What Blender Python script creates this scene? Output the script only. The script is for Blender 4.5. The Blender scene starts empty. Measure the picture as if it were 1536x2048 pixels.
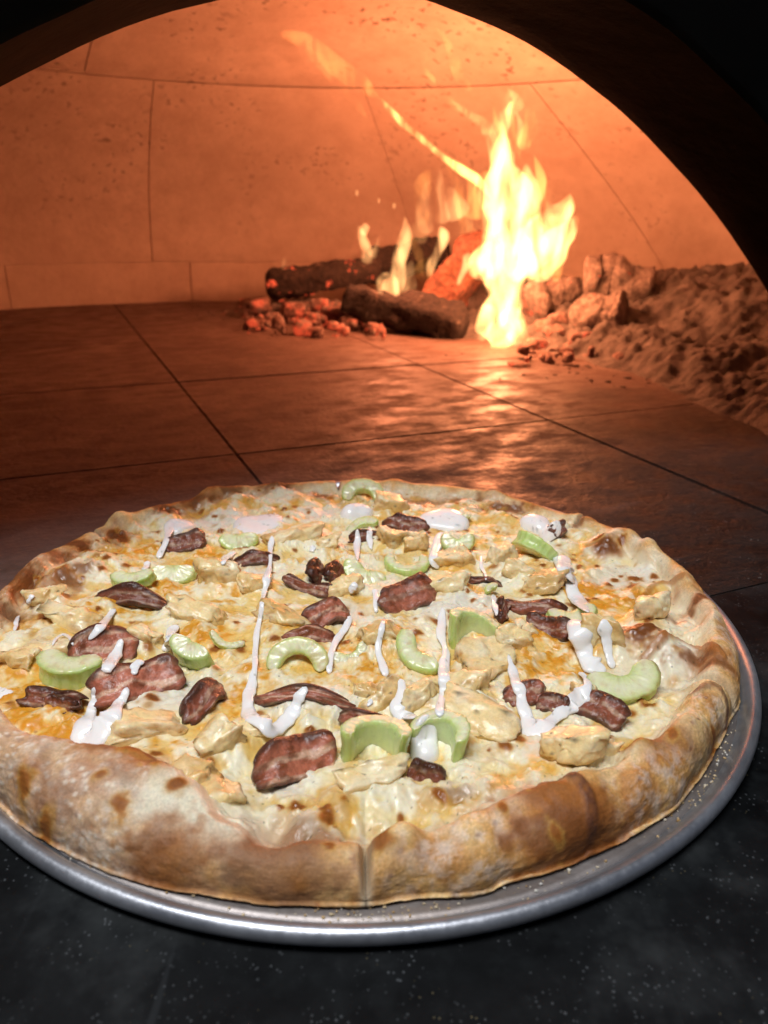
import bpy, bmesh, math, random
import numpy as np
from mathutils import Vector, Matrix
from mathutils.bvhtree import BVHTree

random.seed(7)
RNG = np.random.default_rng(7)
SC = bpy.context.scene
COL = SC.collection
rad = math.radians

# ------------------------------------------------------------------ camera, light, exposure
FPX, PITCH, ROLL = 1500.0, rad(22.18), rad(-1.0)          # focal length in photo pixels (1536 x 2048)
CAM = np.array([0.0, 0.0, 0.2242])
_R = np.array([1, 0, 0.]); _U = np.array([0, math.sin(PITCH), math.cos(PITCH)]); CF = np.array([0, math.cos(PITCH), -math.sin(PITCH)])
CR = math.cos(ROLL) * _R - math.sin(ROLL) * _U
CU = math.sin(ROLL) * _R + math.cos(ROLL) * _U
cam_data = bpy.data.cameras.new('camera')
cam = bpy.data.objects.new('camera', cam_data); COL.objects.link(cam)
cam.matrix_world = Matrix(((CR[0], CU[0], -CF[0], CAM[0]), (CR[1], CU[1], -CF[1], CAM[1]), (CR[2], CU[2], -CF[2], CAM[2]), (0, 0, 0, 1)))
cam_data.sensor_fit = 'VERTICAL'; cam_data.sensor_height = 36; cam_data.sensor_width = 27
cam_data.lens = FPX / 2048 * 36
cam_data.clip_start = 0.01; cam_data.clip_end = 50
cam_data.dof.use_dof = True; cam_data.dof.focus_distance = 0.385; cam_data.dof.aperture_fstop = 11
SC.camera = cam

world = bpy.data.worlds.new('World'); SC.world = world; world.use_nodes = True
bg = world.node_tree.nodes['Background']
bg.inputs[0].default_value = (0.55, 0.68, 1.0, 1); bg.inputs[1].default_value = 0.06

def area_light(name, loc, target, sx, sy, power, color):
    d = bpy.data.lights.new(name, 'AREA'); d.shape = 'RECTANGLE'; d.size = sx; d.size_y = sy; d.energy = power; d.color = color
    o = bpy.data.objects.new(name, d); COL.objects.link(o); o.location = loc
    o.rotation_euler = (Vector(target) - Vector(loc)).to_track_quat('-Z', 'Y').to_euler()
    return o
# the kitchen's ceiling fitting above and behind the camera
area_light('kitchen_ceiling_light', (-0.25, -0.12, 1.45), (0, 0.36, 0), 0.75, 0.30, 23.0, (0.95, 0.97, 1.0))

SC.view_settings.view_transform = 'Standard'; SC.view_settings.look = 'None'
SC.view_settings.exposure = 0; SC.view_settings.gamma = 1; SC.view_settings.use_curve_mapping = False
SC.render.engine = 'CYCLES'
SC.cycles.use_denoising = True
SC.cycles.max_bounces = 6; SC.cycles.diffuse_bounces = 3; SC.cycles.glossy_bounces = 2
SC.cycles.use_adaptive_sampling = True; SC.cycles.adaptive_threshold = 0.03
SC.cycles.transparent_max_bounces = 16; SC.cycles.volume_bounces = 0
SC.cycles.sample_clamp_indirect = 6
SC.cycles.caustics_reflective = False; SC.cycles.caustics_refractive = False

def ray(px, py):
    return CF + (px - 768) / FPX * CR - (py - 1024) / FPX * CU
def at(px, py, z=0.0):                       # the point of height z seen at a place in the photograph
    d = ray(px, py); return CAM + d * ((z - CAM[2]) / d[2])
def atY(px, py, Y):                          # the point at distance Y in front of the camera
    d = ray(px, py); return CAM + d * (Y / d[1])
def ray_dir(p): 
    d = np.asarray(p, float) - CAM; return d / np.linalg.norm(d)

# oven frame: s along the oven's axis, t across it
YAW = rad(24.0)
OS = np.array([-math.sin(YAW), math.cos(YAW)]); OT = np.array([math.cos(YAW), math.sin(YAW)])
def W(s, t, z): 
    q = OS * s + OT * t; return (q[0], q[1], z)

# ------------------------------------------------------------------ noise
def _hash(i, j, k, seed):
    n = (i * 374761393 + j * 668265263 + k * 2147483647 + seed * 1274126177) & 0xFFFFFFFF
    n = ((n ^ (n >> 13)) * 1274126177) & 0xFFFFFFFF
    n = ((n ^ (n >> 16)) * 2246822519) & 0xFFFFFFFF
    return ((n ^ (n >> 15)) & 0xFFFFFF) / float(0xFFFFFF)
def vnoise(P, seed=0):                        # smooth value noise in [-1, 1]
    P = np.asarray(P, float); F = np.floor(P); f = P - F; F = F.astype(np.int64)
    w = f * f * f * (f * (f * 6 - 15) + 10); out = 0
    for a in (0, 1):
        wa = w[:, 0] if a else 1 - w[:, 0]
        for b in (0, 1):
            wb = w[:, 1] if b else 1 - w[:, 1]
            for c in (0, 1):
                wc = w[:, 2] if c else 1 - w[:, 2]
                out = out + wa * wb * wc * _hash(F[:, 0] + a, F[:, 1] + b, F[:, 2] + c, seed)
    return out * 2 - 1
def fbm(P, freq, octv=3, seed=0, gain=0.5):
    P = np.asarray(P, float); out = 0; a = 1; tot = 0
    for o in range(octv):
        out = out + a * vnoise(P * freq * 2 ** o + 17.3 * o, seed + o * 31); tot += a; a *= gain
    return out / tot * 1.6
def worley(P, freq, seed=0):                  # 2-D cell noise: distance to nearest point and that point's random id
    X = P[:, 0] * freq; Y = P[:, 1] * freq; I = np.floor(X).astype(np.int64); J = np.floor(Y).astype(np.int64)
    best = np.full(len(X), 9.0); ident = np.zeros(len(X))
    for a in (-1, 0, 1):
        for b in (-1, 0, 1):
            hx = _hash(I + a, J + b, 0 * I, seed); hy = _hash(I + a, J + b, 0 * I + 5, seed); hi = _hash(I + a, J + b, 0 * I + 9, seed)
            d = np.hypot(I + a + hx - X, J + b + hy - Y); m = d < best
            best = np.where(m, d, best); ident = np.where(m, hi, ident)
    return best, ident
def sstep(a, b, x):
    t = np.clip((x - a) / (b - a), 0, 1); return t * t * (3 - 2 * t)
def mixc(c, col, m):
    return c * (1 - m[:, None]) + np.asarray(col)[None, :] * m[:, None]

# ------------------------------------------------------------------ mesh helpers
def mesh_np(name, verts, faces, mat, parent=None, col=None, smooth=True, normals=None):
    verts = np.asarray(verts, np.float32); me = bpy.data.meshes.new(name)
    if isinstance(faces, np.ndarray):
        n, k = faces.shape
        me.vertices.add(len(verts)); me.vertices.foreach_set('co', verts.ravel())
        me.loops.add(n * k); me.loops.foreach_set('vertex_index', faces.astype(np.int32).ravel())
        me.polygons.add(n); me.polygons.foreach_set('loop_start', np.arange(0, n * k, k, dtype=np.int32))
        me.update(calc_edges=True)
    else:
        me.from_pydata(verts.tolist(), [], faces); me.update()
    me.polygons.foreach_set('use_smooth', np.full(len(me.polygons), smooth))
    if col is not None:
        at_ = me.color_attributes.new('Col', 'FLOAT_COLOR', 'POINT')
        at_.data.foreach_set('color', np.c_[np.clip(col, 0, 1), np.ones(len(col))].astype(np.float32).ravel())
    me.validate()
    if normals is not None:
        me.normals_split_custom_set_from_vertices(normals.astype(np.float32).tolist())
    o = bpy.data.objects.new(name, me); COL.objects.link(o)
    if mat: me.materials.append(mat)
    if parent: o.parent = parent
    return o
def empty(name, loc=(0, 0, 0)):
    o = bpy.data.objects.new(name, None); COL.objects.link(o); o.location = loc; o.empty_display_size = 0.02; return o
def tag(o, label=None, cat=None, group=None, kind=None):
    if label: o['label'] = label
    if cat: o['category'] = cat
    if group: o['group'] = group
    if kind: o['kind'] = kind
    return o
def vert_normals(V, F):
    n = np.zeros_like(V)
    a = V[F[:, 2]] - V[F[:, 0]]; b = V[F[:, 3 if F.shape[1] == 4 else 1]] - V[F[:, 1 if F.shape[1] == 4 else 0]]
    fn = np.cross(a, b) if F.shape[1] == 4 else np.cross(V[F[:, 1]] - V[F[:, 0]], V[F[:, 2]] - V[F[:, 0]])
    for k in range(F.shape[1]): np.add.at(n, F[:, k], fn)
    return n / (np.linalg.norm(n, axis=1, keepdims=True) + 1e-12)
def grid_faces(nu, nv, wrap_u=False):
    i = np.arange(nu if wrap_u else nu - 1); j = np.arange(nv - 1); I, J = np.meshgrid(i, j, indexing='ij')
    I = I.ravel(); J = J.ravel(); I2 = (I + 1) % nu
    return np.stack([I * nv + J, I2 * nv + J, I2 * nv + J + 1, I * nv + J + 1], 1)
_ico = {}
def ico(sub):
    if sub not in _ico:
        bm = bmesh.new(); bmesh.ops.create_icosphere(bm, subdivisions=sub, radius=1)
        _ico[sub] = (np.array([v.co[:] for v in bm.verts]), np.array([[v.index for v in f.verts] for f in bm.faces])); bm.free()
    return _ico[sub]
def box(name, lo, hi, mat, parent=None, bev=0.0):
    bm = bmesh.new(); bmesh.ops.create_cube(bm, size=1)
    for v in bm.verts: v.co = Vector([(lo[k] + hi[k]) / 2 + v.co[k] * (hi[k] - lo[k]) for k in range(3)])
    if bev: bmesh.ops.bevel(bm, geom=bm.edges[:], offset=bev, segments=2, affect='EDGES')
    me = bpy.data.meshes.new(name); bm.to_mesh(me); bm.free(); o = bpy.data.objects.new(name, me); COL.objects.link(o)
    me.materials.append(mat)
    if parent: o.parent = parent
    return o
def rough_blob(dims, seed, sub=3, planes=11, p=9, noise=0.06, nf=3.0, cube=True):
    """a chunk with rounded facets: returns unit-scaled vertices, faces and the facet each vertex lies on"""
    r = np.random.default_rng(seed); V, F = ico(sub)
    N = []
    if cube:
        for ax in range(3):
            for sg in (-1, 1):
                n = np.zeros(3); n[ax] = sg; N.append(n + r.normal(0, 0.20, 3))
    while len(N) < planes: N.append(r.normal(0, 1, 3))
    N = np.array(N); N /= np.linalg.norm(N, axis=1, keepdims=True); off = np.r_[r.uniform(0.82, 1.0, min(6, len(N))), r.uniform(0.95, 1.2, max(0, len(N) - 6))]
    D = np.clip(V @ N.T, 0, None) / off; rr = (D ** p).sum(1) ** (-1 / p)
    rr = rr * (1 + noise * fbm(V * 1.0 + seed, nf, 3, seed))
    so = np.sort(D, axis=1); return V * rr[:, None] * np.asarray(dims) / 2, F, D.argmax(1), (so[:, -1] - so[:, -2]) / so[:, -1]
def tube(path, radii, nseg=10, flat=1.0, up=None):
    """closed tube along a path, elliptical section (flat = depth / width)"""
    path = np.asarray(path, float); n = len(path); T = np.gradient(path, axis=0); T /= np.linalg.norm(T, axis=1, keepdims=True) + 1e-12
    up = np.array([0, 1, 0.]) if up is None else np.asarray(up, float)
    A = np.cross(T, up); A /= np.linalg.norm(A, axis=1, keepdims=True) + 1e-12; B = np.cross(A, T)
    th = np.linspace(0, 2 * math.pi, nseg, endpoint=False)
    V = path[:, None, :] + radii[:, None, None] * (np.cos(th)[None, :, None] * A[:, None, :] + flat * np.sin(th)[None, :, None] * B[:, None, :])
    V = V.reshape(-1, 3); F = []
    for i in range(n - 1):
        for j in range(nseg):
            k = (j + 1) % nseg; F.append((i * nseg + j, (i + 1) * nseg + j, (i + 1) * nseg + k, i * nseg + k))
    F.append(tuple(range(nseg))); F.append(tuple((n - 1) * nseg + j for j in range(nseg))[::-1])
    return V, F
def resample(pts, n):
    pts = np.asarray(pts, float); m = len(pts)
    if m == 1: return np.repeat(pts, n, 0)
    d = np.r_[0, np.cumsum(np.linalg.norm(np.diff(pts[:, :2], axis=0), axis=1) + 1e-9)]; x = np.linspace(0, d[-1], n)
    ext = np.vstack([2 * pts[0] - pts[1], pts, 2 * pts[-1] - pts[-2]])          # Catmull-Rom
    i = np.clip(np.searchsorted(d, x, side='right') - 1, 0, m - 2); t = ((x - d[i]) / (d[i + 1] - d[i]))[:, None]
    p0, p1, p2, p3 = ext[i], ext[i + 1], ext[i + 2], ext[i + 3]
    return 0.5 * ((2 * p1) + (-p0 + p2) * t + (2 * p0 - 5 * p1 + 4 * p2 - p3) * t * t + (-p0 + 3 * p1 - 3 * p2 + p3) * t ** 3)

# ------------------------------------------------------------------ materials
class NT:
    def __init__(self, name):
        self.m = bpy.data.materials.new(name); self.m.use_nodes = True; self.t = self.m.node_tree
        self.n = self.t.nodes; self.b = self.n['Principled BSDF']; self.out = self.n['Material Output']
    def node(self, typ, **kw):
        x = self.n.new(typ)
        for k, v in kw.items(): setattr(x, k, v)
        return x
    def link(self, a, b): self.t.links.new(a, b)
    def set(self, **kw):
        for k, v in kw.items(): self.b.inputs[k.replace('_', ' ')].default_value = v
        return self
    def coords(self, kind='Object'):
        return self.node('ShaderNodeTexCoord').outputs[kind]
    def noise(self, scale, detail=4, rough=0.55, vec=None, dist=0.0):
        x = self.node('ShaderNodeTexNoise'); x.inputs['Scale'].default_value = scale; x.inputs['Detail'].default_value = detail
        x.inputs['Roughness'].default_value = rough; x.inputs['Distortion'].default_value = dist
        self.link(vec if vec is not None else self.coords(), x.inputs['Vector']); return x.outputs['Fac']
    def voro(self, scale, vec=None, feature='F1', out='Distance'):
        x = self.node('ShaderNodeTexVoronoi', feature=feature); x.inputs['Scale'].default_value = scale
        self.link(vec if vec is not None else self.coords(), x.inputs['Vector']); return x.outputs[out]
    def ramp(self, fac, stops):
        x = self.node('ShaderNodeValToRGB'); e = x.color_ramp.elements
        while len(e) < len(stops): e.new(0.5)
        for k, (p, c) in enumerate(stops):
            e[k].position = p; e[k].color = (*c, 1) if hasattr(c, '__len__') else (c, c, c, 1)
        self.link(fac, x.inputs['Fac']); return x.outputs['Color']
    def mix(self, fac, a, b, mode='MIX'):
        x = self.node('ShaderNodeMix', data_type='RGBA', blend_type=mode)
        for sock, v in ((x.inputs['Factor'], fac), (x.inputs['A'], a), (x.inputs['B'], b)):
            if hasattr(v, 'is_output'): self.link(v, sock)
            elif isinstance(v, (int, float)): sock.default_value = v if sock.type == 'VALUE' else (v, v, v, 1)
            else: sock.default_value = (*v, 1)
        return x.outputs['Result']
    def math(self, op, a, b=0.0):
        x = self.node('ShaderNodeMath', operation=op)
        for k, v in enumerate((a, b)):
            if hasattr(v, 'is_output'): self.link(v, x.inputs[k])
            else: x.inputs[k].default_value = v
        return x.outputs[0]
    def scalevec(self, sx, sy, sz, vec=None):
        x = self.node('ShaderNodeMapping'); x.inputs['Scale'].default_value = (sx, sy, sz)
        self.link(vec if vec is not None else self.coords(), x.inputs['Vector']); return x.outputs[0]
    def attr(self, name='Col'):
        return self.node('ShaderNodeVertexColor', layer_name=name).outputs['Color']
    def base(self, c): self.link(c, self.b.inputs['Base Color']); return self
    def bump(self, h, strength=0.3, dist=0.001):
        x = self.node('ShaderNodeBump'); x.inputs['Strength'].default_value = strength; x.inputs['Distance'].default_value = dist
        self.link(h, x.inputs['Height']); self.link(x.outputs[0], self.b.inputs['Normal']); return self
    def to(self, sock, v): self.link(v, self.b.inputs[sock]); return self

# ================================================================== setting: counter, hearth, oven
def stone_material():
    m = NT('dome_firebrick')
    g = m.node('ShaderNodeNewGeometry').outputs['Position']
    n1 = m.noise(3.0, 5, 0.6, g); n2 = m.noise(22, 6, 0.65, g); n3 = m.noise(90, 4, 0.6, g)
    c = m.ramp(n1, [(0.3, (0.47, 0.36, 0.285)), (0.55, (0.57, 0.45, 0.36)), (0.75, (0.63, 0.505, 0.415))])
    c = m.mix(m.ramp(n2, [(0.35, 0.6), (0.6, 0.0)]), c, (0.42, 0.31, 0.235))
    # soot pocks, gathered in clumps
    pk = m.ramp(m.noise(70, 2, 0.5, g), [(0.32, 0.8), (0.41, 0.0)])
    cl = m.ramp(m.noise(5.5, 3, 0.6, g), [(0.47, 0.0), (0.62, 1.0)])
    z = m.node('ShaderNodeSeparateXYZ'); m.link(g, z.inputs[0])
    up = m.ramp(z.outputs['Z'], [(0.10, 0.25), (0.50, 1.0)])
    spot = m.math('MULTIPLY', m.math('MULTIPLY', pk, cl), up)
    c = m.mix(spot, c, (0.10, 0.065, 0.045))
    m.base(c).set(Roughness=0.92)
    h = m.math('ADD', m.math('MULTIPLY', n3, 0.4), m.math('SUBTRACT', n2, m.math('MULTIPLY', spot, 0.6)))
    m.bump(h, 0.35, 0.006)
    return m.m
M_DOME = stone_material()

def tile_material():
    m = NT('hearth_tile')
    g = m.node('ShaderNodeNewGeometry').outputs['Position']
    rot = m.node('ShaderNodeMapping'); rot.inputs['Rotation'].default_value = (0, 0, -YAW); m.link(g, rot.inputs['Vector']); v = rot.outputs[0]
    info = m.node('ShaderNodeObjectInfo').outputs['Random']
    n1 = m.noise(6, 5, 0.6, v); n2 = m.noise(26, 5, 0.68, m.scalevec(0.75, 1.25, 1, v)); n3 = m.noise(160, 3, 0.6, v)
    c = m.ramp(n1, [(0.3, (0.092, 0.058, 0.049)), (0.5, (0.145, 0.098, 0.083)), (0.75, (0.21, 0.154, 0.132))])
    c = m.mix(m.math('MULTIPLY', info, 0.30), c, (0.14, 0.094, 0.076))
    st = m.ramp(n2, [(0.48, 0.0), (0.62, 0.9)])
    c = m.mix(st, c, (0.10, 0.06, 0.045))
    s = m.node('ShaderNodeSeparateXYZ'); m.link(v, s.inputs[0])            # burnt-on soot by the mouth, ragged edge, plus painted shade against ceiling light spill
    edge = m.math('ADD', m.math('ADD', s.outputs['Y'], m.ramp(s.outputs['X'], [(0.0, 0.34), (0.38, 0.0)])), m.math('MULTIPLY', m.noise(9, 5, 0.6, m.scalevec(0.7, 1.2, 1, v)), 0.42))
    soot_shade = m.ramp(edge, [(0.68, 1.0), (0.80, 0.88), (0.97, 0.38), (1.16, 0.0)])
    c = m.mix(soot_shade, c, m.ramp(edge, [(0.60, (0.006, 0.0055, 0.0055)), (0.80, (0.015, 0.009, 0.007))]))
    fl = m.math('MULTIPLY', m.ramp(m.noise(20, 5, 0.7, m.scalevec(0.3, 1.6, 1, v)), [(0.60, 0.0), (0.76, 0.5)]), soot_shade)
    c = m.mix(fl, c, (0.11, 0.085, 0.08))
    sp = m.math('MULTIPLY', m.ramp(m.voro(240, v), [(0.08, 1.0), (0.15, 0.0)]), m.ramp(m.noise(60, 2, 0.5, v), [(0.52, 0.0), (0.6, 0.7)]))
    c = m.mix(m.math('MULTIPLY', sp, soot_shade), c, (0.26, 0.25, 0.24))
    m.base(c).to('Roughness', m.ramp(n2, [(0.38, 0.42), (0.62, 0.85)]))
    m.set(Specular_IOR_Level=0.30)
    m.bump(m.math('ADD', n2, m.math('MULTIPLY', n3, 0.5)), 0.55, 0.003)
    return m.m
M_TILE = tile_material()

def granite_material():
    m = NT('black_granite')
    g = m.node('ShaderNodeNewGeometry').outputs['Position']
    n1 = m.noise(14, 5, 0.65, g); n2 = m.noise(60, 4, 0.6, g)
    c = m.ramp(n1, [(0.35, (0.002, 0.0022, 0.0025)), (0.52, (0.006, 0.0068, 0.0075)), (0.72, (0.032, 0.035, 0.036))])
    c = m.mix(m.ramp(n2, [(0.5, 0.0), (0.7, 0.5)]), c, (0.013, 0.015, 0.016))
    for sc, th, lo, hi, colr in ((420, 0.24, 0.46, 0.66, (0.07, 0.075, 0.08)), (260, 0.13, 0.54, 0.66, (0.14, 0.145, 0.15)), (90, 0.055, 0.56, 0.62, (0.36, 0.37, 0.39)), (330, 0.15, 0.56, 0.66, (0.11, 0.09, 0.05))):
        d = m.ramp(m.voro(sc, g), [(th * 0.6, 1.0), (th, 0.0)])
        k = m.ramp(m.noise(sc / 9, 3, 0.6, g), [(lo, 0.0), (hi, 1.0)])
        c = m.mix(m.math('MULTIPLY', d, k), c, colr)
    sc_ = m.ramp(m.noise(10, 2, 0.5, m.scalevec(9, 0.4, 1, g), 0.6), [(0.66, 0.0), (0.74, 0.10)])
    c = m.mix(sc_, c, (0.10, 0.11, 0.12))
    m.base(c).to('Roughness', m.ramp(n1, [(0.3, 0.45), (0.7, 0.7)])).set(Specular_IOR_Level=0.12)
    m.bump(n2, 0.12, 0.001)
    return m.m
M_GRANITE = granite_material()

m = NT('mortar'); m.set(Roughness=0.95); m.base(m.ramp(m.noise(60, 4), [(0.3, (0.09, 0.06, 0.05)), (0.7, (0.19, 0.135, 0.11))])); M_MORTAR = m.m
m = NT('sooty_arch'); g = m.node('ShaderNodeNewGeometry').outputs['Position']; nn = m.noise(9, 5, 0.6, g)
m.base(m.ramp(nn, [(0.35, (0.014, 0.0075, 0.0035)), (0.7, (0.028, 0.015, 0.0075))])).set(Roughness=1.0, Specular_IOR_Level=0.03); m.bump(m.noise(50, 5, 0.65, g), 0.4, 0.004); M_ARCH = m.m
m = NT('black_oven_front'); m.set(Roughness=0.8, Specular_IOR_Level=0.1); m.base(m.ramp(m.noise(12, 3), [(0.3, (0.003, 0.003, 0.003)), (0.7, (0.006, 0.0055, 0.005))])); M_FRONT = m.m

def oven_box(name, s0, s1, t0, t1, z0, z1, mat, parent=None, bev=0.0):
    o = box(name, (t0, s0, z0), (t1, s1, z1), mat, parent, bev)
    if parent is None: o.rotation_euler = (0, 0, YAW)      # tiles inherit the floor's turn
    return o

# worktop in front of the oven mouth
tag(oven_box('counter', -1.4, 0.298, -1.6, 2.0, -0.04, 0.0, M_GRANITE), kind='structure')
floor = tag(oven_box('oven_floor', 0.298, 2.3, -1.6, 2.0, -0.06, -0.0022, M_MORTAR), kind='structure')
ROWS = [0.299, 0.690, 1.028, 1.366, 1.704, 2.042]; COLS = [0.150 + 0.362 * k for k in range(-3, 5)]
for i in range(len(ROWS) - 1):
    for j in range(len(COLS) - 1):
        g2 = 0.0010
        oven_box('floor_tile', ROWS[i] + (g2 if i else 0), ROWS[i + 1] - g2, COLS[j] + g2, COLS[j + 1] - g2, -0.03,
                 0.0002 + random.uniform(-0.0005, 0.0005), M_TILE, floor, 0.0009)

oven = tag(empty('pizza_oven', W(0.85, 0.23, 0)), 'wood fired brick pizza oven with arched mouth and orange lit domed interior', 'oven')
def reparent(o):
    o.parent = oven; o.matrix_parent_inverse = Matrix.Translation(Vector(oven.location)).inverted(); return o

DS, DT, DR, DH = 0.85, 0.23, 1.08, 0.50          # dome centre and size
def dome_pt(al, z, off=0.0):
    rho = (DR + off) * math.sqrt(max(0.0, 1 - ((z - 0.09) / (DH + off)) ** 2)) if z > 0.09 else DR + off
    return W(DS + rho * math.cos(al), DT + rho * math.sin(al), z)
def dome_panel(name, a0, a1, z0, z1, depth=0.03, n=14, gap=0.0013):
    """a curved slab: a0 / a1 are (azimuth at bottom, azimuth at top) in degrees"""
    nu, nv = n, 10; V = []
    for layer, off in ((0, random.uniform(-0.001, 0.001)), (1, depth)):
        for i in range(nu):
            u = i / (nu - 1)
            for j in range(nv):
                w = j / (nv - 1); z = z0 + (z1 - z0) * w
                lo = a0[0] + (a0[1] - a0[0]) * w; hi = a1[0] + (a1[1] - a1[0]) * w
                gdeg = math.degrees(gap / DR); al = lo + gdeg + (hi - lo - 2 * gdeg) * u
                e = 0.0
                if layer == 0 and (i in (0, nu - 1) or j in (0, nv - 1)): e = 0.0006    # eased edge
                V.append(dome_pt(rad(al), z, off + e))
    F = grid_faces(nu, nv)[:, ::-1].tolist(); b = nu * nv
    F += [[x + b for x in f[::-1]] for f in F]
    rim = [i * nv for i in range(nu)] + [(nu - 1) * nv + j for j in range(1, nv)] + [i * nv + nv - 1 for i in range(nu - 2, -1, -1)] + [j for j in range(nv - 2, 0, -1)]
    for k in range(len(rim)): a, c = rim[k], rim[(k + 1) % len(rim)]; F.append([a, c, c + b, a + b])
    o = mesh_np(name, V, F, M_DOME); o.data.set_sharp_from_angle(angle=rad(35)); return reparent(o)
JO = [(-118, -118), (-75, -75), (-38, -38), (1.0, 1.0), (35.5, 30.0), (66.5, 53.5), (98, 90), (135, 135)]
for k in range(len(JO) - 1): dome_panel('dome_panel', JO[k], JO[k + 1], 0.094, 0.434, n=26)
JC = [-120, -62, -8, 62, 130]
for k in range(len(JC) - 1): dome_panel('dome_cap_panel', (JC[k], JC[k]), (JC[k + 1], JC[k + 1]), 0.438, 0.589, n=22)
JB = [-110, -85, -60, -38, -16, 5.5, 27, 49, 70, 92, 115]
for k in range(len(JB) - 1):                       # low course of bricks round the hearth
    a0, a1 = JB[k], JB[k + 1]; o = dome_panel('base_brick', (a0, a0), (a1, a1), 0.0, 0.091, n=12)
# outer shell behind the joints
nu, nv = 60, 14; V = [dome_pt(rad(-130 + 270 * i / (nu - 1)), z, 0.0045) for i in range(nu) for z in np.r_[0.0, np.linspace(0.09, 0.602, nv - 1)]]
reparent(mesh_np('dome_shell', V, grid_faces(nu, nv)[:, ::-1], M_DOME))

# mouth of the oven
def arch(n=60):
    w = 0.574 * np.sin(np.linspace(-1, 1, 2 * n + 1) * math.pi / 2); z = 0.358 * (1 - (np.abs(w) / 0.574) ** 1.8)
    return np.stack([w, z], 1)
A0 = arch(); NA = len(A0)
def arch_ring(s, k=1.0, wob=0.0, seed=1):
    t = A0[:, 0] * k; z = A0[:, 1] * k
    n = fbm(np.c_[A0 * 14, np.full(NA, seed)], 1.0, 3, seed) * wob
    d = np.stack([A0[:, 0], A0[:, 1] + 0.1], 1); d /= np.linalg.norm(d, axis=1, keepdims=True)
    return [W(s, 0.23 + t[i] + d[i, 0] * n[i], max(-0.004, z[i] + d[i, 1] * n[i])) for i in range(NA)]
def ring_out(s, r=1.45):
    o = []
    for x, z in A0:
        d = np.array([x, z + 0.02]); d /= np.linalg.norm(d); o.append(W(s, 0.23 + d[0] * r, max(-0.004, d[1] * r)))
    return o
def strips(name, rings, mat):
    V = sum(rings, []); F = []
    for k in range(len(rings) - 1):
        for i in range(NA - 1): F.append((k * NA + i, k * NA + i + 1, (k + 1) * NA + i + 1, (k + 1) * NA + i))
    return reparent(mesh_np(name, V, F, mat))
strips('arch_soffit', [arch_ring(0.430, 1.004, 0.0012, 3), arch_ring(0.455, 1.003, 0.0012, 4), arch_ring(0.49, 1.002, 0.0012, 5), arch_ring(0.52, 1.001, 0.0012, 6), arch_ring(0.545, 1.0, 0.0012, 7), arch_ring(0.552, 1.008, 0.0012, 7)], M_ARCH)
strips('arch_front', [arch_ring(0.430, 1.004, 0.0012, 3), arch_ring(0.426, 1.014, 0.002, 3), ring_out(0.426)], M_FRONT)
strips('inner_front_wall', [arch_ring(0.552, 1.008, 0.0012, 7), ring_out(0.556)], M_ARCH)

# ================================================================== pan
PC = np.array([-0.0142, 0.3838])                    # centre of pan and pizza
def lathe(name, prof, mat, parent, n=200, wob=0.0):
    prof = np.array(prof); th = np.linspace(0, 2 * math.pi, n, endpoint=False)
    V = np.stack([np.outer(np.cos(th), prof[:, 0]), np.outer(np.sin(th), prof[:, 0]), np.repeat(prof[None, :, 1], n, 0)], 2).reshape(-1, 3)
    return mesh_np(name, V, grid_faces(n, len(prof), True), mat, parent)
def alu(name, c0, c1, r0, r1, stain=0.0):
    m = NT(name); v = m.coords()
    n = m.noise(40, 5, 0.65, v); f = m.noise(420, 3, 0.6, v); big = m.noise(9, 4, 0.6, v)
    c = m.ramp(n, [(0.3, c0), (0.7, c1)])
    if stain: c = m.mix(m.ramp(big, [(0.35, 0.0), (0.7, stain)]), c, (0.30, 0.24, 0.20))
    sp = m.ramp(m.voro(650, v), [(0.06, 1.0), (0.14, 0.0)])
    c = m.mix(m.math('MULTIPLY', sp, m.ramp(m.noise(70, 3, 0.6, v), [(0.5, 0.0), (0.62, 0.8)])), c, (0.75, 0.75, 0.76))
    m.base(c).to('Roughness', m.ramp(m.math('ADD', m.math('MULTIPLY', n, 0.6), m.math('MULTIPLY', f, 0.4)), [(0.35, r0), (0.65, r1)]))
    m.set(Metallic=0.86); m.bump(m.math('ADD', f, n), 0.18, 0.0006); return m.m
M_PAN = alu('worn_aluminium', (0.34, 0.30, 0.285), (0.48, 0.44, 0.425), 0.45, 0.62, 0.6)
M_RIM = alu('rim_aluminium', (0.46, 0.475, 0.52), (0.64, 0.655, 0.70), 0.32, 0.50)
pan = tag(empty('pizza_pan', (PC[0], PC[1], 0)), 'round worn aluminium pizza pan with raised rim under the pizza', 'pan')
lathe('pan_base', [(0.0005, 0.0030), (0.08, 0.0030), (0.15, 0.0030), (0.190, 0.0030), (0.2015, 0.0030), (0.2045, 0.0032), (0.2045, 0.0012), (0.15, 0.0006), (0.0005, 0.0006)], M_PAN, pan)
lathe('rim', [(0.2045, 0.0032), (0.2060, 0.0042), (0.2072, 0.0062), (0.2084, 0.0078), (0.2096, 0.0089), (0.2110, 0.0094), (0.2125, 0.0090), (0.2137, 0.0078), (0.2142, 0.0060), (0.2138, 0.0042), (0.2126, 0.0024), (0.2105, 0.0014), (0.2045, 0.0012)], M_RIM, pan, 260)

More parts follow.
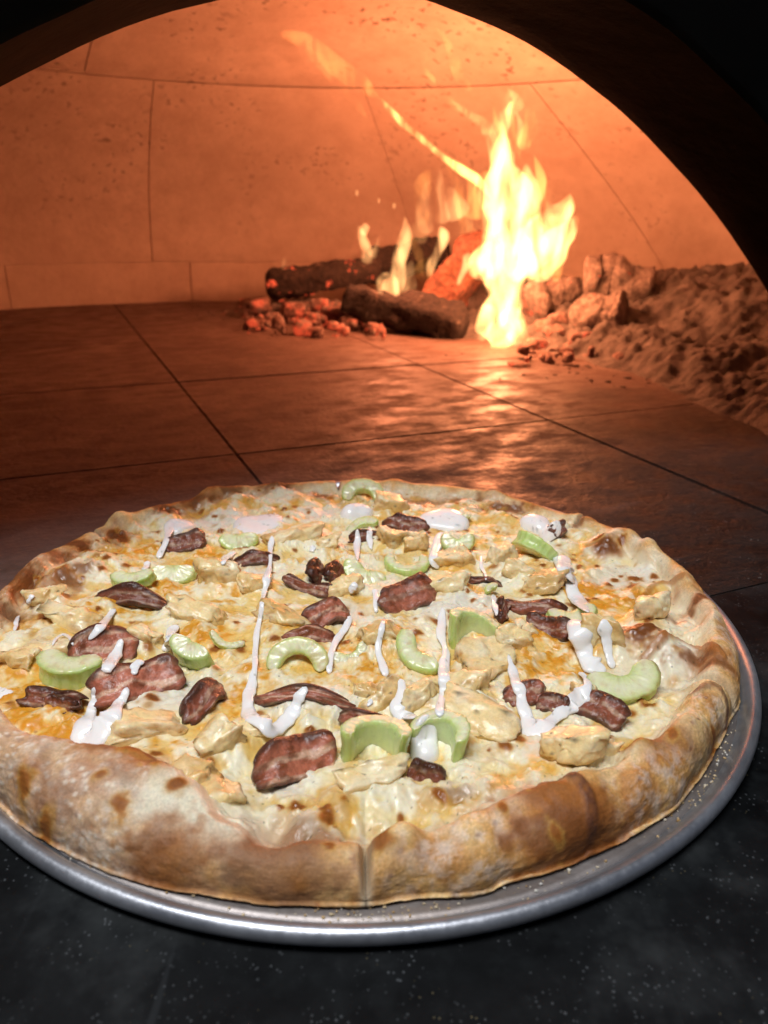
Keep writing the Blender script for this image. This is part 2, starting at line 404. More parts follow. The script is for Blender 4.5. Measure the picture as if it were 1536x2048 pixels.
# ================================================================== pizza
ZB = 0.0034                                          # bottom of the dough on the pan
def ptab(th_deg, tab):
    x = np.array([a for a, _ in tab], float); y = np.array([b for _, b in tab], float)
    o = np.argsort(x); x = x[o]; y = y[o]; x = np.r_[x[-1] - 360, x, x[0] + 360]; y = np.r_[y[-1], y, y[0]]
    return np.interp((th_deg + 180) % 360 - 180, x, y)
T_OUT = [(-150, .207), (-130, .207), (-120, .2045), (-110, .2025), (-100, .2005), (-87, .1992), (-80, .1972), (-65, .1993), (-50, .199), (-40, .200), (-28, .2005), (-25, .2035), (-15, .205), (0, .2055), (15, .206), (35, .205), (45, .202), (60, .2045), (75, .2045), (90, .2045), (110, .2035), (130, .2045), (150, .204), (170, .206), (-170, .206)]
T_IN = [(-150, .193), (-140, .190), (-132, .184), (-125, .166), (-118, .153), (-110, .165), (-100, .178), (-92, .180), (-87, .184), (-82, .176), (-74, .167), (-67, .166), (-57, .172), (-45, .174), (-35, .177), (-27, .182), (-15, .183), (-5, .186), (10, .190), (30, .190), (45, .187), (60, .188), (75, .185), (90, .181), (110, .183), (130, .187), (150, .188), (165, .191), (180, .192), (-165, .194)]
T_H = [(-150, .022), (-138, .0270), (-128, .0310), (-118, .0315), (-110, .0255), (-102, .0195), (-95, .0178), (-87, .0175), (-75, .0195), (-60, .0220), (-45, .0230), (-32, .0240), (-27, .0235), (-15, .0220), (0, .0215), (20, .0195), (40, .0165), (60, .0165), (75, .0165), (90, .0165), (110, .0170), (130, .0165), (150, .0180), (170, .0190), (-170, .0200)]
CUTS = np.array([-87.0, -26.5, 37.0, 97.0, 156.0, -146.0])
NTH, NC, NK = 1560, 200, 120
th = np.linspace(-180, 180, NTH, endpoint=False); thr = np.radians(th)
def smooth_c(a, n):
    k = np.hanning(n); k /= k.sum(); return np.convolve(np.r_[a[-n:], a, a[:n]], k, 'same')[n:-n]
cth = np.c_[np.cos(thr), np.sin(thr), 0 * thr]
R_o = smooth_c(ptab(th, T_OUT), 21) + 0.0012 * fbm(cth, 9, 3, 3)
R_i = smooth_c(ptab(th, T_IN), 41) + 0.0042 * fbm(cth, 9, 3, 5)
H_c = smooth_c(ptab(th, T_H), 61) * (1 + 0.10 * fbm(cth, 8, 3, 8))
ZC = 0.0105                                          # cheese level
# radial samples: cheese then crust section
uu = np.linspace(0, 1, NC) ** 0.75
rc = np.maximum(R_i[:, None] * uu[None, :], 0.0004)
zc = np.full_like(rc, ZC)
tt = np.linspace(0, 1, NK + 1)[1:]
PEAK = 0.46
rk = np.zeros((NTH, NK)); zk = np.zeros((NTH, NK)); Wd = (R_o - R_i)
for k, t in enumerate(tt):
    if t < 0.40:
        q = t / 0.40; rk[:, k] = R_i + Wd * PEAK * q; zk[:, k] = ZC + (H_c - ZC) * (0.5 - 0.5 * math.cos(math.pi * q)) ** 0.85
    elif t < 0.95:
        a = (t - 0.40) / 0.55 * math.pi / 2; e = 2 / 2.35
        rk[:, k] = R_i + Wd * PEAK + Wd * (1 - PEAK) * math.sin(a) ** e
        zk[:, k] = ZB + 0.0022 + (H_c - ZB - 0.0022) * max(0.0, math.cos(a)) ** e
    else:
        q = (t - 0.95) / 0.05; rk[:, k] = R_o + 0.0010 * math.sin(q * math.pi) - 0.004 * max(0, q - .5) * 2; zk[:, k] = ZB + 0.0022 * (1 - q)
RR = np.concatenate([rc, rk], 1); ZZ = np.concatenate([zc, zk], 1); NV = NC + NK
X = PC[0] + RR * np.cos(thr)[:, None]; Y = PC[1] + RR * np.sin(thr)[:, None]
V = np.stack([X, Y, ZZ], 2).reshape(-1, 3)
F = grid_faces(NTH, NV, True)[:, ::-1]               # outward / upward
F = np.ascontiguousarray(F)
TH = np.repeat(th, NV); RAD = RR.ravel(); ISC = np.tile(np.arange(NV) >= NC, NTH)
TT = np.tile(np.r_[np.zeros(NC), tt], NTH)           # 0 on the cheese, 0..1 across the crust
RIN = np.repeat(R_i, NV); DIN = RIN - RAD            # distance inside the crust edge
xy = V[:, :2].copy(); P3 = np.c_[xy, V[:, 2]]
cr = sstep(0.10, 0.34, TT)                           # crust-ness
def feat(px, py, z=0.013): return at(px, py, z)[:2]
def gauss(px, py, r, z=0.013, asp=1.0, ang=0.0):
    c = feat(px, py, z); d = xy - c; ca, sa = math.cos(rad(ang)), math.sin(rad(ang))
    a = (d[:, 0] * ca + d[:, 1] * sa) / asp; b = -d[:, 0] * sa + d[:, 1] * ca
    return np.exp(-(a * a + b * b) / (r * r))
def disc(px, py, r, z=0.013, soft=0.4, asp=1.0, ang=0.0, wob=0.0, seed=0):
    c = feat(px, py, z); d = xy - c; ca, sa = math.cos(rad(ang)), math.sin(rad(ang))
    a = (d[:, 0] * ca + d[:, 1] * sa) / asp; b = -d[:, 0] * sa + d[:, 1] * ca
    q = np.hypot(a, b) / r
    if wob: q = q * (1 + wob * NW[seed % 2])
    return 1 - sstep(1 - soft, 1 + soft, q)
NW = [fbm(P3, 160, 2, 41), fbm(P3, 320, 2, 42)]
N_lo = fbm(P3, 38, 3, 11); N_mid = fbm(P3, 110, 3, 12); N_hi = fbm(P3, 420, 3, 13); N_vh = fbm(P3, 1300, 2, 14)

# --- relief
dz = np.zeros(len(V))
ch = 1 - cr
wl1, _w = worley(xy + 0.004 * np.c_[N_mid, NW[1]], 78, 31); wl2, _w = worley(xy + 0.002 * np.c_[NW[0], N_mid], 170, 33)
dome = np.clip(1 - wl1 * 1.25, 0, 1) ** 0.8; dome2 = np.clip(1 - wl2 * 1.3, 0, 1)
dz += ch * (0.0014 * N_lo + 0.0012 * N_mid + 0.00024 * N_hi + (0.0036 * dome + 0.0005 * dome2) * (0.45 + 0.55 * sstep(-0.2, 0.4, N_lo)) - 0.0016)
BUL = [(1215, 1095, .0125, .0135), (1290, 1290, .0135, .0135), (1345, 1320, .012, .008), (1330, 1175, .012, .006), (1300, 1235, .010, .005),
       (1390, 1270, .011, .005), (1290, 1120, .006, .003), (180, 1130, .016, .006), (110, 1150, .014, .006), (235, 1050, .009, .008), (560, 985, .010, .007), (600, 995, .012, .005),
       (470, 1005, .016, .005), (330, 1035, .014, .005), (420, 995, .012, .005), (930, 1000, .012, .003), (1010, 1035, .012, .006), (1160, 1500, .016, .006), (1090, 1590, .018, .0045),
       (430, 1650, .014, .005), (700, 1600, .016, .003), (960, 1590, .018, .003), (340, 1395, .016, .003), (940, 1215, .018, .004), (620, 1415, .014, .0025), (200, 1200, .014, .003)]
for px, py, r, h in BUL: dz += h * gauss(px, py, r)
for a_, r_, h_ in zip(RNG.uniform(-145, 60, 26), RNG.uniform(.005, .011, 26), RNG.uniform(.0012, .0036, 26)):      # bubbles baked into the rim
    rr0 = np.interp(a_, th, R_i + 0.45 * Wd) + RNG.uniform(-.009, .009); c_ = PC + rr0 * np.array((math.cos(rad(a_)), math.sin(rad(a_)))); dz += h_ * np.exp(-((xy - c_) ** 2).sum(1) / (r_ * r_))
# crust relief along the section's normal
Nrm = vert_normals(V, F)
Nrm[~ISC] = (0, 0, 1)
cdisp = cr * (0.0013 * fbm(P3, 40, 2, 21) + 0.00045 * N_mid + 0.00016 * N_hi + 0.0001 * N_vh)
lobe = sstep(-103, -116, TH) * (TH < -90) * 1.0 + (TH > 170)          # freckled big front-left bubble
wf, wid = worley(np.c_[TH * 0.0035, TT * 0.07], 260, 4)
freck = np.clip(1 - wf / 0.62, 0, 1)
cdisp += cr * np.clip(lobe, 0, 1) * 0.00028 * freck
V = V + Nrm * cdisp[:, None]; V[:, 2] += dz * np.where(ISC, 1 - sstep(0.6, 0.95, TT), 1)
# swirl of crust at the front right
def arcmask(pts, w, z=0.024, wfn=None):
    pts = resample(np.array([feat(a, b, z) for a, b in pts]), 60); m = np.full(len(xy), 9.0)
    lo = pts.min(0) - 0.02; hi = pts.max(0) + 0.02
    sel = np.where((xy[:, 0] > lo[0]) & (xy[:, 0] < hi[0]) & (xy[:, 1] > lo[1]) & (xy[:, 1] < hi[1]))[0]
    d = np.min(np.hypot(xy[sel, 0][:, None] - pts[None, :, 0], xy[sel, 1][:, None] - pts[None, :, 1]), axis=1); m[sel] = d
    return 1 - sstep(w * 0.45, w, m)
swirl = arcmask([(1085, 1568), (1120, 1560), (1150, 1575), (1175, 1600), (1185, 1630)], 0.0032, 0.022)
fold1 = arcmask([(1290, 1305), (1350, 1285), (1400, 1300), (1440, 1330)], 0.003, 0.018)
fold2 = arcmask([(1385, 1385), (1420, 1372), (1455, 1388), (1470, 1405)], 0.0035, 0.022)
fold3 = arcmask([(1280, 1195), (1310, 1170), (1350, 1175), (1400, 1195)], 0.0025, 0.014)
V[:, 2] += 0.0012 * swirl + 0.0016 * fold2 + 0.0015 * fold1 + 0.0012 * fold3

# --- colour
cream = np.array((0.84, 0.715, 0.40)); white = np.array((0.87, 0.825, 0.635)); yel = np.array((0.76, 0.50, 0.115))
oil = np.array((0.67, 0.29, 0.022)); brown = np.array((0.38, 0.125, 0.018)); dark = np.array((0.10, 0.028, 0.010))
C = np.repeat(cream[None], len(V), 0)
C = mixc(C, white, sstep(0.25, 0.75, dome + 0.35 * N_mid) * 0.85)
C = mixc(C, np.array((0.74, 0.52, 0.18)), 0.3 * sstep(0.15, 0.6, N_hi * 0.6 + N_mid * 0.5 - 0.1))
C = mixc(C, yel, sstep(0.0, 0.7, fbm(P3, 75, 3, 51) + 0.5 - dome) * 0.75)
C = mixc(C, np.array((0.62, 0.36, 0.10)), 0.55 * sstep(0.25, 0.8, fbm(P3, 62, 4, 53) + 0.25 * dome2) * sstep(0.10, 0.0, DIN))
OIL = [(1170, 1165, .016, 1.6, 20, 1), (1230, 1190, .014, 1.8, 0, 1), (1130, 1300, .014, 1.5, 20, 1), (1060, 1290, .016, 1.8, 0, 1), (1110, 1330, .012, 2, 10, .8), (60, 1450, .022, 2.4, 0, 1), (20, 1400, .018, 2, 0, .8),
       (470, 1390, .010, 1.6, 60, 1), (455, 1430, .007, 1.8, 45, 1), (410, 1265, .010, 1.8, 20, .9), (250, 1210, .012, 1.8, 10, .9), (290, 1100, .016, 2.4, 10, .7), (185, 1225, .010, 1.6, 30, .8), (420, 1115, .012, 1.6, 10, .9),
       (700, 1290, .012, 1.6, 0, .7), (800, 1275, .010, 1.5, 10, .7), (540, 1260, .009, 2, 0, .6), (640, 1340, .010, 2, 0, .5), (450, 1190, .008, 1.6, 0, .8), (1010, 1215, .008, 1.6, 0, .8), (940, 1090, .008, 1.6, 0, .7), (1000, 1060, .010, 2, 0, .6),
       (1040, 1250, .010, 1.6, 0, .9), (730, 1340, .010, 1.5, 0, .7), (990, 1240, .008, 1.2, 0, .8), (30, 1340, .014, 1.5, 0, .7), (540, 1330, .008, 2, 20, .6), (330, 1180, .010, 2, 0, .6), (880, 1360, .008, 1.5, 0, .5), (800, 1350, .008, 1.5, 0, .6), (1220, 1230, .008, 1.5, 0, .6)]
om = np.zeros(len(V)); on = fbm(P3, 230, 3, 61)
for px, py, r, asp, ang, k in OIL: om = np.maximum(om, k * disc(px, py, r, 0.011, 0.55, asp, ang, 0.35, 0))
om = np.clip(om * (0.60 + 0.85 * on + 0.35 * N_mid), 0, 1)
om = np.maximum(om, 0.45 * sstep(0.05, 0.7, fbm(P3, 60, 3, 62) + 0.45 - dome) * ch)
C = mixc(C, yel * np.array((1, .85, .6)), np.clip(om * 1.5, 0, 1) * ch); C = mixc(C, oil, sstep(0.30, 0.95, om) * ch)
GLOSS = om.copy()
# pools of melted white cheese
for px, py, r, asp, ang in [(340, 1390, .014, 1.6, 30), (930, 1215, .015, 1.8, 10), (620, 1400, .012, 1.6, 0), (470, 1150, .012, 2, 20), (690, 1220, .010, 1.5, 0), (1130, 1500, .012, 1.4, 0), (460, 1040, .014, 2, 10), (1370, 1330, .008, 1.6, 20), (1290, 1140, .010, 2, 20), (1260, 1150, .012, 2, 10), (640, 1020, .010, 1.5, 0), (560, 1560, .008, 1.5, 0)]:
    C = mixc(C, (0.80, 0.775, 0.665), 0.8 * disc(px, py, r, 0.012, 0.5, asp, ang, 0.3, 1))
# crust body
tan = np.array((0.71, 0.395, 0.135)); tan2 = np.array((0.79, 0.53, 0.235)); deep = np.array((0.46, 0.18, 0.042)); dough = np.array((0.75, 0.64, 0.43)); flour = np.array((0.74, 0.64, 0.56))
K = np.repeat(tan[None], len(V), 0)
K = mixc(K, tan2, sstep(-0.2, 0.5, fbm(P3, 60, 3, 71)))
K = mixc(K, deep, 0.75 * sstep(0.02, 0.6, fbm(P3, 50, 4, 72) + 0.25 * sstep(.3, .5, TT) * (1 - sstep(.55, .75, TT)) - 0.1))
K = mixc(K, deep * 0.6, 0.5 * sstep(0.25, 0.8, fbm(P3, 85, 3, 73)) * sstep(0.6, 0.8, TT))
K = mixc(K, deep * 0.9, 0.35 * sstep(0.55, 0.88, TT) * sstep(-0.3, 0.5, N_mid))
K = mixc(K, tan2 * 1.05, sstep(0.95, 0.97, TT) * 0.8)                     # pale torn skirt along the bottom
K *= (1 + 0.12 * N_hi + 0.17 * N_vh)[:, None]
cd_, ci_ = worley(np.c_[TH * 0.0034, TT * 0.06], 150, 14); K = mixc(K, (0.22, 0.08, 0.025), (1 - sstep(0.10, 0.26, cd_)) * (ci_ > 0.86) * 0.75)
back = sstep(95, 112, TH) * sstep(178, 168, TH) + 0.55 * sstep(-4, 8, TH) * sstep(95, 70, TH)
K = mixc(K, (0.26, 0.085, 0.022), np.clip(back * sstep(-0.35, 0.45, fbm(P3, 42, 3, 79)) * sstep(.10, .25, TT) * sstep(.95, .6, TT), 0, 1) * .85)
FL = np.zeros(len(V))
for px, py, r, asp, ang, z in [(130, 1540, .034, 1.6, 25, .028), (60, 1620, .028, 1.4, 30, .02), (260, 1640, .022, 1.8, 20, .02), (1300, 1580, .016, 1.6, 55, .022), (1360, 1540, .014, 1.5, 55, .022), (1440, 1290, .012, 1.8, 75, .02), (930, 1690, .012, 2.4, 10, .018), (1000, 1672, .009, 2, 12, .018), (1420, 1430, .010, 1.5, 60, .02)]:
    FL = np.maximum(FL, disc(px, py, r, z, 0.7, asp, ang, 0.3, 1))
FL = FL * np.clip(0.42 + 0.95 * fbm(P3, 260, 3, 75) + 0.35 * N_vh, 0, 1)
K = mixc(K, flour, np.clip(FL, 0, 1) * 0.58)
lob = np.clip(lobe, 0, 1)
K = mixc(K, np.array((0.52, 0.33, 0.235)), 0.6 * lob * (1 - .5 * FL))
K = mixc(K, (0.80, 0.66, 0.52), lob * 0.85 * sstep(0.40, 0.75, freck) * (wid > 0.40))
K = mixc(K, (0.27, 0.14, 0.085), lob * 0.55 * sstep(0.15, 0.7, fbm(P3, 95, 3, 77)))
wide = sstep(0.05, 0.42, TT + (0.12 * N_lo + 0.16 * N_mid) * sstep(0.0, 0.15, TT) * sstep(0.75, 0.5, TT))
C = mixc(C, dough, 0.8 * sstep(0.004, -0.001, DIN) * (1 - wide))
C = C * (1 - wide[:, None]) + K * wide[:, None]
# pale uncooked-looking dough patches, and darker browned crests
for px, py, r, asp, ang, z, k in [(465, 1660, .016, 1.9, -15, .016, .9), (320, 1620, .006, 1.3, 0, .02, .7), (1370, 1230, .014, 1.6, 60, .018, .75), (1290, 1335, .014, 1.2, 0, .016, .8), (1230, 1120, .010, 1.5, 0, .02, .8), (1280, 1100, .006, 1.5, 0, .016, .7), (1350, 1340, .012, 1.4, 40, .016, .6), (560, 990, .010, 1.4, 0, .014, .5), (1020, 1590, .007, 1.6, 20, .02, .7)]:
    C = mixc(C, (0.80, 0.74, 0.56), k * disc(px, py, r, z, 0.6, asp, ang, 0.25, 0))
BR = [(1215, 1068, .0085, 1.3, 0, .026, .95), (1285, 1245, .0100, 1.25, 0, .026, 1.0), (1310, 1185, .006, 1.8, 10, .016, .6), (1400, 1205, .0045, 2.0, 25, .018, .85), (1360, 1230, .004, 1.6, 0, .018, .5), (1400, 1310, .006, 2, -20, .02, .8), (1435, 1330, .005, 2, -20, .02, .8),
      (260, 1497, .009, 1.8, 15, .026, .75), (305, 1520, .009, 1.2, -40, .024, .8), (175, 1493, .005, 2.4, 5, .024, .7), (45, 1540, .0045, 1.3, 0, .028, .7), (70, 1600, .0060, 1.2, 0, .024, .45), (600, 1665, .012, 1.6, 0, .018, .5), (900, 1580, .005, 2.4, 12, .016, .5), (960, 1615, .005, 2, 10, .018, .3), (830, 1650, .006, 1.6, 30, .018, .3),
      (1105, 1600, .012, 1.2, 0, .022, .75), (1180, 1665, .010, 1.8, 20, .012, .75), (1120, 1690, .010, 2.5, 12, .010, .75), (350, 1740, .008, 2, 0, .01, .6), (560, 1760, .012, 2.4, 0, .01, .6), (300, 1700, .008, 1.6, 20, .016, .5), (1330, 1490, .010, 1.8, 10, .02, .5), (1270, 1495, .006, 1.6, 0, .018, .8), (1450, 1470, .006, 1.2, 60, .018, .85), (1370, 1640, .006, 2, 50, .010, .6),
      (232, 1042, .0085, 1.2, 0, .024, 1.1), (140, 1080, .007, 2, 20, .02, 1), (90, 1105, .010, 2.2, 20, .02, .8), (30, 1150, .014, 1.6, 15, .02, .9), (380, 1000, .008, 2.4, 10, .016, .9), (450, 985, .008, 2.4, 5, .016, .8), (560, 972, .008, 1.8, 20, .016, .9), (330, 1018, .008, 2, 10, .016, .9), (640, 985, .006, 1.6, 0, .014, .7), (1010, 1008, .008, 2.6, 0, .016, .8), (940, 992, .007, 2.2, 0, .015, .7), (830, 990, .010, 3, 0, .015, .55), (1360, 1112, .004, 2, 30, .02, .8),
      (1160, 1040, .004, 1.5, 0, .018, .7), (130, 1145, .008, 1.4, -20, .018, .8), (160, 1130, .006, 1.5, 10, .018, .7), (70, 1180, .008, 2, 10, .016, .7), (10, 1220, .010, 1.5, 10, .016, .7), (20, 1100, .01, 2, 10, .02, .8)]
for i, (px, py, r, asp, ang, z, k) in enumerate(BR):
    d = disc(px, py, r, z, 0.75, asp, ang, 0.35, i)
    C = mixc(C, brown, np.clip(k * d * 1.05, 0, 1)); C = mixc(C, dark, np.clip(k * sstep(0.66, 1.0, d) * 0.72, 0, 1))
# blistered brown spots on the cheese
spots = []
for px, py, r in [(595, 1612, .0030), (562, 1612, .0016), (655, 1645, .0034), (650, 1625, .0022), (362, 1634, .0030), (1268, 1495, .0036), (1225, 1510, .0026), (760, 1698, .0048), (795, 1685, .0040), (1300, 1405, .0028), (1262, 1412, .0022), (1280, 1393, .0018), (1110, 1490, .0030), (1140, 1520, .0035), (1008, 1490, .0030), (1040, 1480, .0026), (978, 1497, .001),
                  (550, 1275, .003), (570, 1215, .0022), (540, 1205, .002), (722, 1215, .002), (835, 1260, .0025), (905, 1235, .003), (935, 1190, .0016), (945, 1205, .0018), (1085, 1130, .002), (875, 1240, .003), (590, 1100, .0015), (640, 1310, .003), (690, 1275, .003), (430, 1290, .003), (480, 1290, .003), (95, 1235, .003), (86, 1228, .004), (620, 1460, .0025), (590, 1470, .002),
                  (1195, 1125, .0022), (1160, 1130, .0022), (1230, 1150, .0024), (1270, 1150, .0045), (1310, 1150, .003), (1265, 1165, .0035), (1220, 1160, .0026), (1190, 1190, .0022), (1175, 1190, .0022), (1240, 1100, .003), (1300, 1098, .0035), (1320, 1115, .003), (1350, 1140, .0035), (1380, 1150, .003),
                  (200, 1105, .003), (235, 1110, .0025), (180, 1110, .0035), (215, 1125, .003), (255, 1130, .003), (310, 1060, .003), (540, 1030, .003), (575, 1033, .0025), (550, 1010, .002), (500, 1035, .002), (430, 1030, .002), (850, 1005, .002), (985, 1020, .003), (1030, 1035, .003), (1050, 1030, .002)]:
    spots.append((feat(px, py, 0.013), r, 1.0))
NMAN = len(spots) + 14
for px, py, r, z in [(45, 1541, .0034, .028), (262, 1500, .0040, .026), (200, 1545, .0024, .03), (75, 1602, .0030, .024), (240, 1612, .0034, .024), (760, 1706, .0046, .016), (1268, 1497, .0038, .02), (1180, 1520, .002, .018), (880, 1577, .003, .017), (1005, 1625, .002, .02), (1345, 1470, .0028, .024), (1440, 1440, .0032, .022), (1110, 1655, .0024, .02), (660, 1720, .0024, .012)]: spots.append((feat(px, py, z), r, 0.95))
ang_r = RNG.uniform(-math.pi, math.pi, 260); rr_r = np.sqrt(RNG.uniform(0, 1, 260)) * 0.194
for a, r in zip(ang_r, rr_r):
    spots.append((PC + r * np.array((math.cos(a), math.sin(a))), RNG.uniform(0.0008, 0.0030), RNG.uniform(0.5, 1.1)))
spd = np.zeros(len(V)); spr = np.zeros(len(V))
for i, (c, r, k) in enumerate(spots):
    dx = xy[:, 0] - c[0]; sel = np.where(np.abs(dx) < r * 3.2)[0]; sel = sel[np.abs(xy[sel, 1] - c[1]) < r * 3.2]
    a = (i * 2.399) % 3.14; d = xy[sel] - c; e = 1.35
    p = (d[:, 0] * math.cos(a) + d[:, 1] * math.sin(a)) / e; q = -d[:, 0] * math.sin(a) + d[:, 1] * math.cos(a)
    w = np.hypot(p, q) / r * (1 + 0.30 * NW[i % 2][sel]); m = 1 - sstep(0.35, 1.5, w)
    k = k if i < NMAN else k * (1 - 0.8 * sstep(0.25, 0.5, TT[sel])); spr[sel] = np.maximum(spr[sel], m * k); V[sel, 2] += 0.28 * r * np.exp(-w * w) * k
C = mixc(C, np.array((0.56, 0.30, 0.06)), np.clip(spr * 1.3, 0, 1) * 0.75); C = mixc(C, brown * 0.9, sstep(0.45, 0.95, spr)); C = mixc(C, dark, 0.6 * sstep(0.85, 1.1, spr))
C = mixc(C, (0.14, 0.05, 0.025), 0.9 * swirl * np.clip(0.75 + 0.5 * N_hi, 0, 1)); C = mixc(C, brown, 0.7 * fold1); C = mixc(C, (0.16, 0.05, 0.02), 0.8 * fold2 * np.clip(0.8 + 0.4 * N_hi, 0, 1)); C = mixc(C, brown, 0.65 * fold3)
# pepper and herb flecks
fd, fi = worley(xy, 210, 91); C = mixc(C, (0.06, 0.055, 0.03), (1 - sstep(0.03, 0.10, fd)) * (fi > 0.80) * ch * 0.8)
# --- knife cuts: the crust parts, pale crumb shows in the cut
dcut = np.min(np.abs((TH[:, None] - CUTS[None] + 180) % 360 - 180), axis=1); dl = np.radians(dcut) * RAD
wmin = np.where(np.abs((TH + 26.5 + 180) % 360 - 180) < 8, 0.0022, 0.0014)
gro = np.exp(-(dl / wmin) ** 2)
oncut = np.where(ISC, sstep(0.05, 0.35, TT), sstep(0.03, 0.0, DIN) * 0.35)
V[:, 2] = np.where(TT < 0.97, V[:, 2] - gro * oncut * np.clip(V[:, 2] - ZB - 0.003, 0, 1) * 0.9, V[:, 2])
C = mixc(C, (0.72, 0.60, 0.42), 0.85 * oncut * np.exp(-(dl / (wmin * 1.5)) ** 2) * (ISC)); C = mixc(C, (0.10, 0.06, 0.035), 0.9 * oncut * np.exp(-(dl / (wmin * 0.5)) ** 2))
V[:, 2] = np.maximum(V[:, 2], ZB)

PIZZA_V = V; PIZZA_NRM = vert_normals(V, F)
def zsurf(x, y):
    dx, dy = x - PC[0], y - PC[1]; a = math.degrees(math.atan2(dy, dx)); i = int(round((a + 180) / 360 * NTH)) % NTH; r = math.hypot(dx, dy)
    j = int(np.argmin(np.abs(RR[i] - r))); return V[i * NV + j, 2]
SKIRT = []                                           # toppings sink into the cheese; filled by the toppings below

# ================================================================== toppings: tables
# chicken: px, py, width px, height px, label, browning
CHICKEN = [
 (440, 1160, 62, 74, 'tall golden chicken chunk standing right of the flat celery slices', .75),
 (90, 1195, 56, 52, 'round chicken nub on the cheese by the far left crust', .35),
 (155, 1238, 95, 44, 'low shredded chicken lump beside the left rim, under the bacon with celery', .4),
 (392, 1226, 104, 52, 'broad pale chicken piece with a pepper speck left of the long sauce streak', .15),
 (588, 1078, 96, 56, 'large tan chicken chunk right of the white sauce pool at the back', .5),
 (650, 1090, 42, 34, 'little chicken bit behind the two upright bacon stubs', .4),
 (795, 1077, 62, 48, 'creamy chicken cube just right of the twin sauce drips at the back', .2),
 (830, 1090, 44, 42, 'small orange browned chicken cube left of the long sauce pool at the back', .9),
 (905, 1118, 66, 50, 'oily chicken chunk tucked under the tilted pale celery disc', .6),
 (893, 1172, 78, 64, 'white wedge of chicken touching the right side of the big dark bacon', .1),
 (1005, 1120, 48, 56, 'upright chicken block left of the ribbed celery piece', .2),
 (1040, 1142, 48, 36, 'small chicken knob in front of the ribbed celery piece', .2),
 (1086, 1163, 80, 58, 'chicken chunk with grey cut face left of the wide sauce ribbon', .45),
 (560, 1232, 88, 46, 'flat beige chicken slab right of the long sauce streak', .5),
 (510, 1168, 62, 50, 'chicken piece behind the long sauce streak, left of the bacon roll', .3),
 (100, 1303, 108, 46, 'long torn chicken piece behind the large left celery crescent', .25),
 (45, 1322, 66, 60, 'golden chicken piece cut by the left edge of the picture', .5),
 (285, 1452, 146, 82, 'wide chicken piece with brown spots right of the sauce splat', .35),
 (440, 1490, 84, 92, 'smooth slanted chicken slab above the front left crust', .4),
 (372, 1560, 96, 70, 'white edged chicken chunk overhanging the front left crust', .3),
 (430, 1590, 96, 66, 'lowest golden chicken chunk resting on the front left crust', .6),
 (497, 1465, 64, 58, 'chicken cube left of the sauce V', .4),
 (730, 1386, 46, 50, 'small chicken cube with a glowing orange top at the end of the thin bacon', .4),
 (782, 1392, 62, 60, 'chicken cube under the left of the short sauce drips in the middle', .5),
 (835, 1392, 58, 66, 'shredded chicken chunk left of the forked sauce streak', .25),
 (968, 1322, 112, 74, 'big tan and white chicken chunk in front of the upright celery block', .6),
 (925, 1376, 78, 74, 'pale fibrous chicken chunk under the forked sauce streak', .15),
 (962, 1440, 136, 96, 'largest smooth white chicken piece behind the front right celery', .2),
 (1020, 1276, 62, 36, 'white shred of chicken in the orange oil right of the upright celery', .05),
 (1055, 1262, 42, 28, 'little curled chicken shred touching the dark red bacon', .3),
 (1196, 1288, 78, 100, 'rough chicken chunk wearing two parallel sauce streaks', .6),
 (1303, 1222, 62, 66, 'grey white chicken face set into the right crust', .0),
 (1140, 1490, 110, 84, 'cheese covered chicken lump at the tip of the sauce U', .2),
 (1200, 1500, 60, 62, 'pale chicken nub where the front right crust begins', .05),
 (740, 1562, 124, 56, 'low chicken lump under the front celery horseshoe', .5),
 (782, 1012, 56, 46, 'browned chicken nub right of the celery on the far crust', .6),
 (288, 1276, 48, 40, 'small peppered chicken bit between two pink bacon pieces', .25),
 (765, 1268, 84, 44, 'flat golden chicken flake crossed by a thin sauce streak', .5),
 (690, 1182, 56, 56, 'pale chicken piece left of the big dark bacon', .15),
 (1165, 1385, 46, 36, 'small cheesy chicken bit inside the sauce U', .2),
]
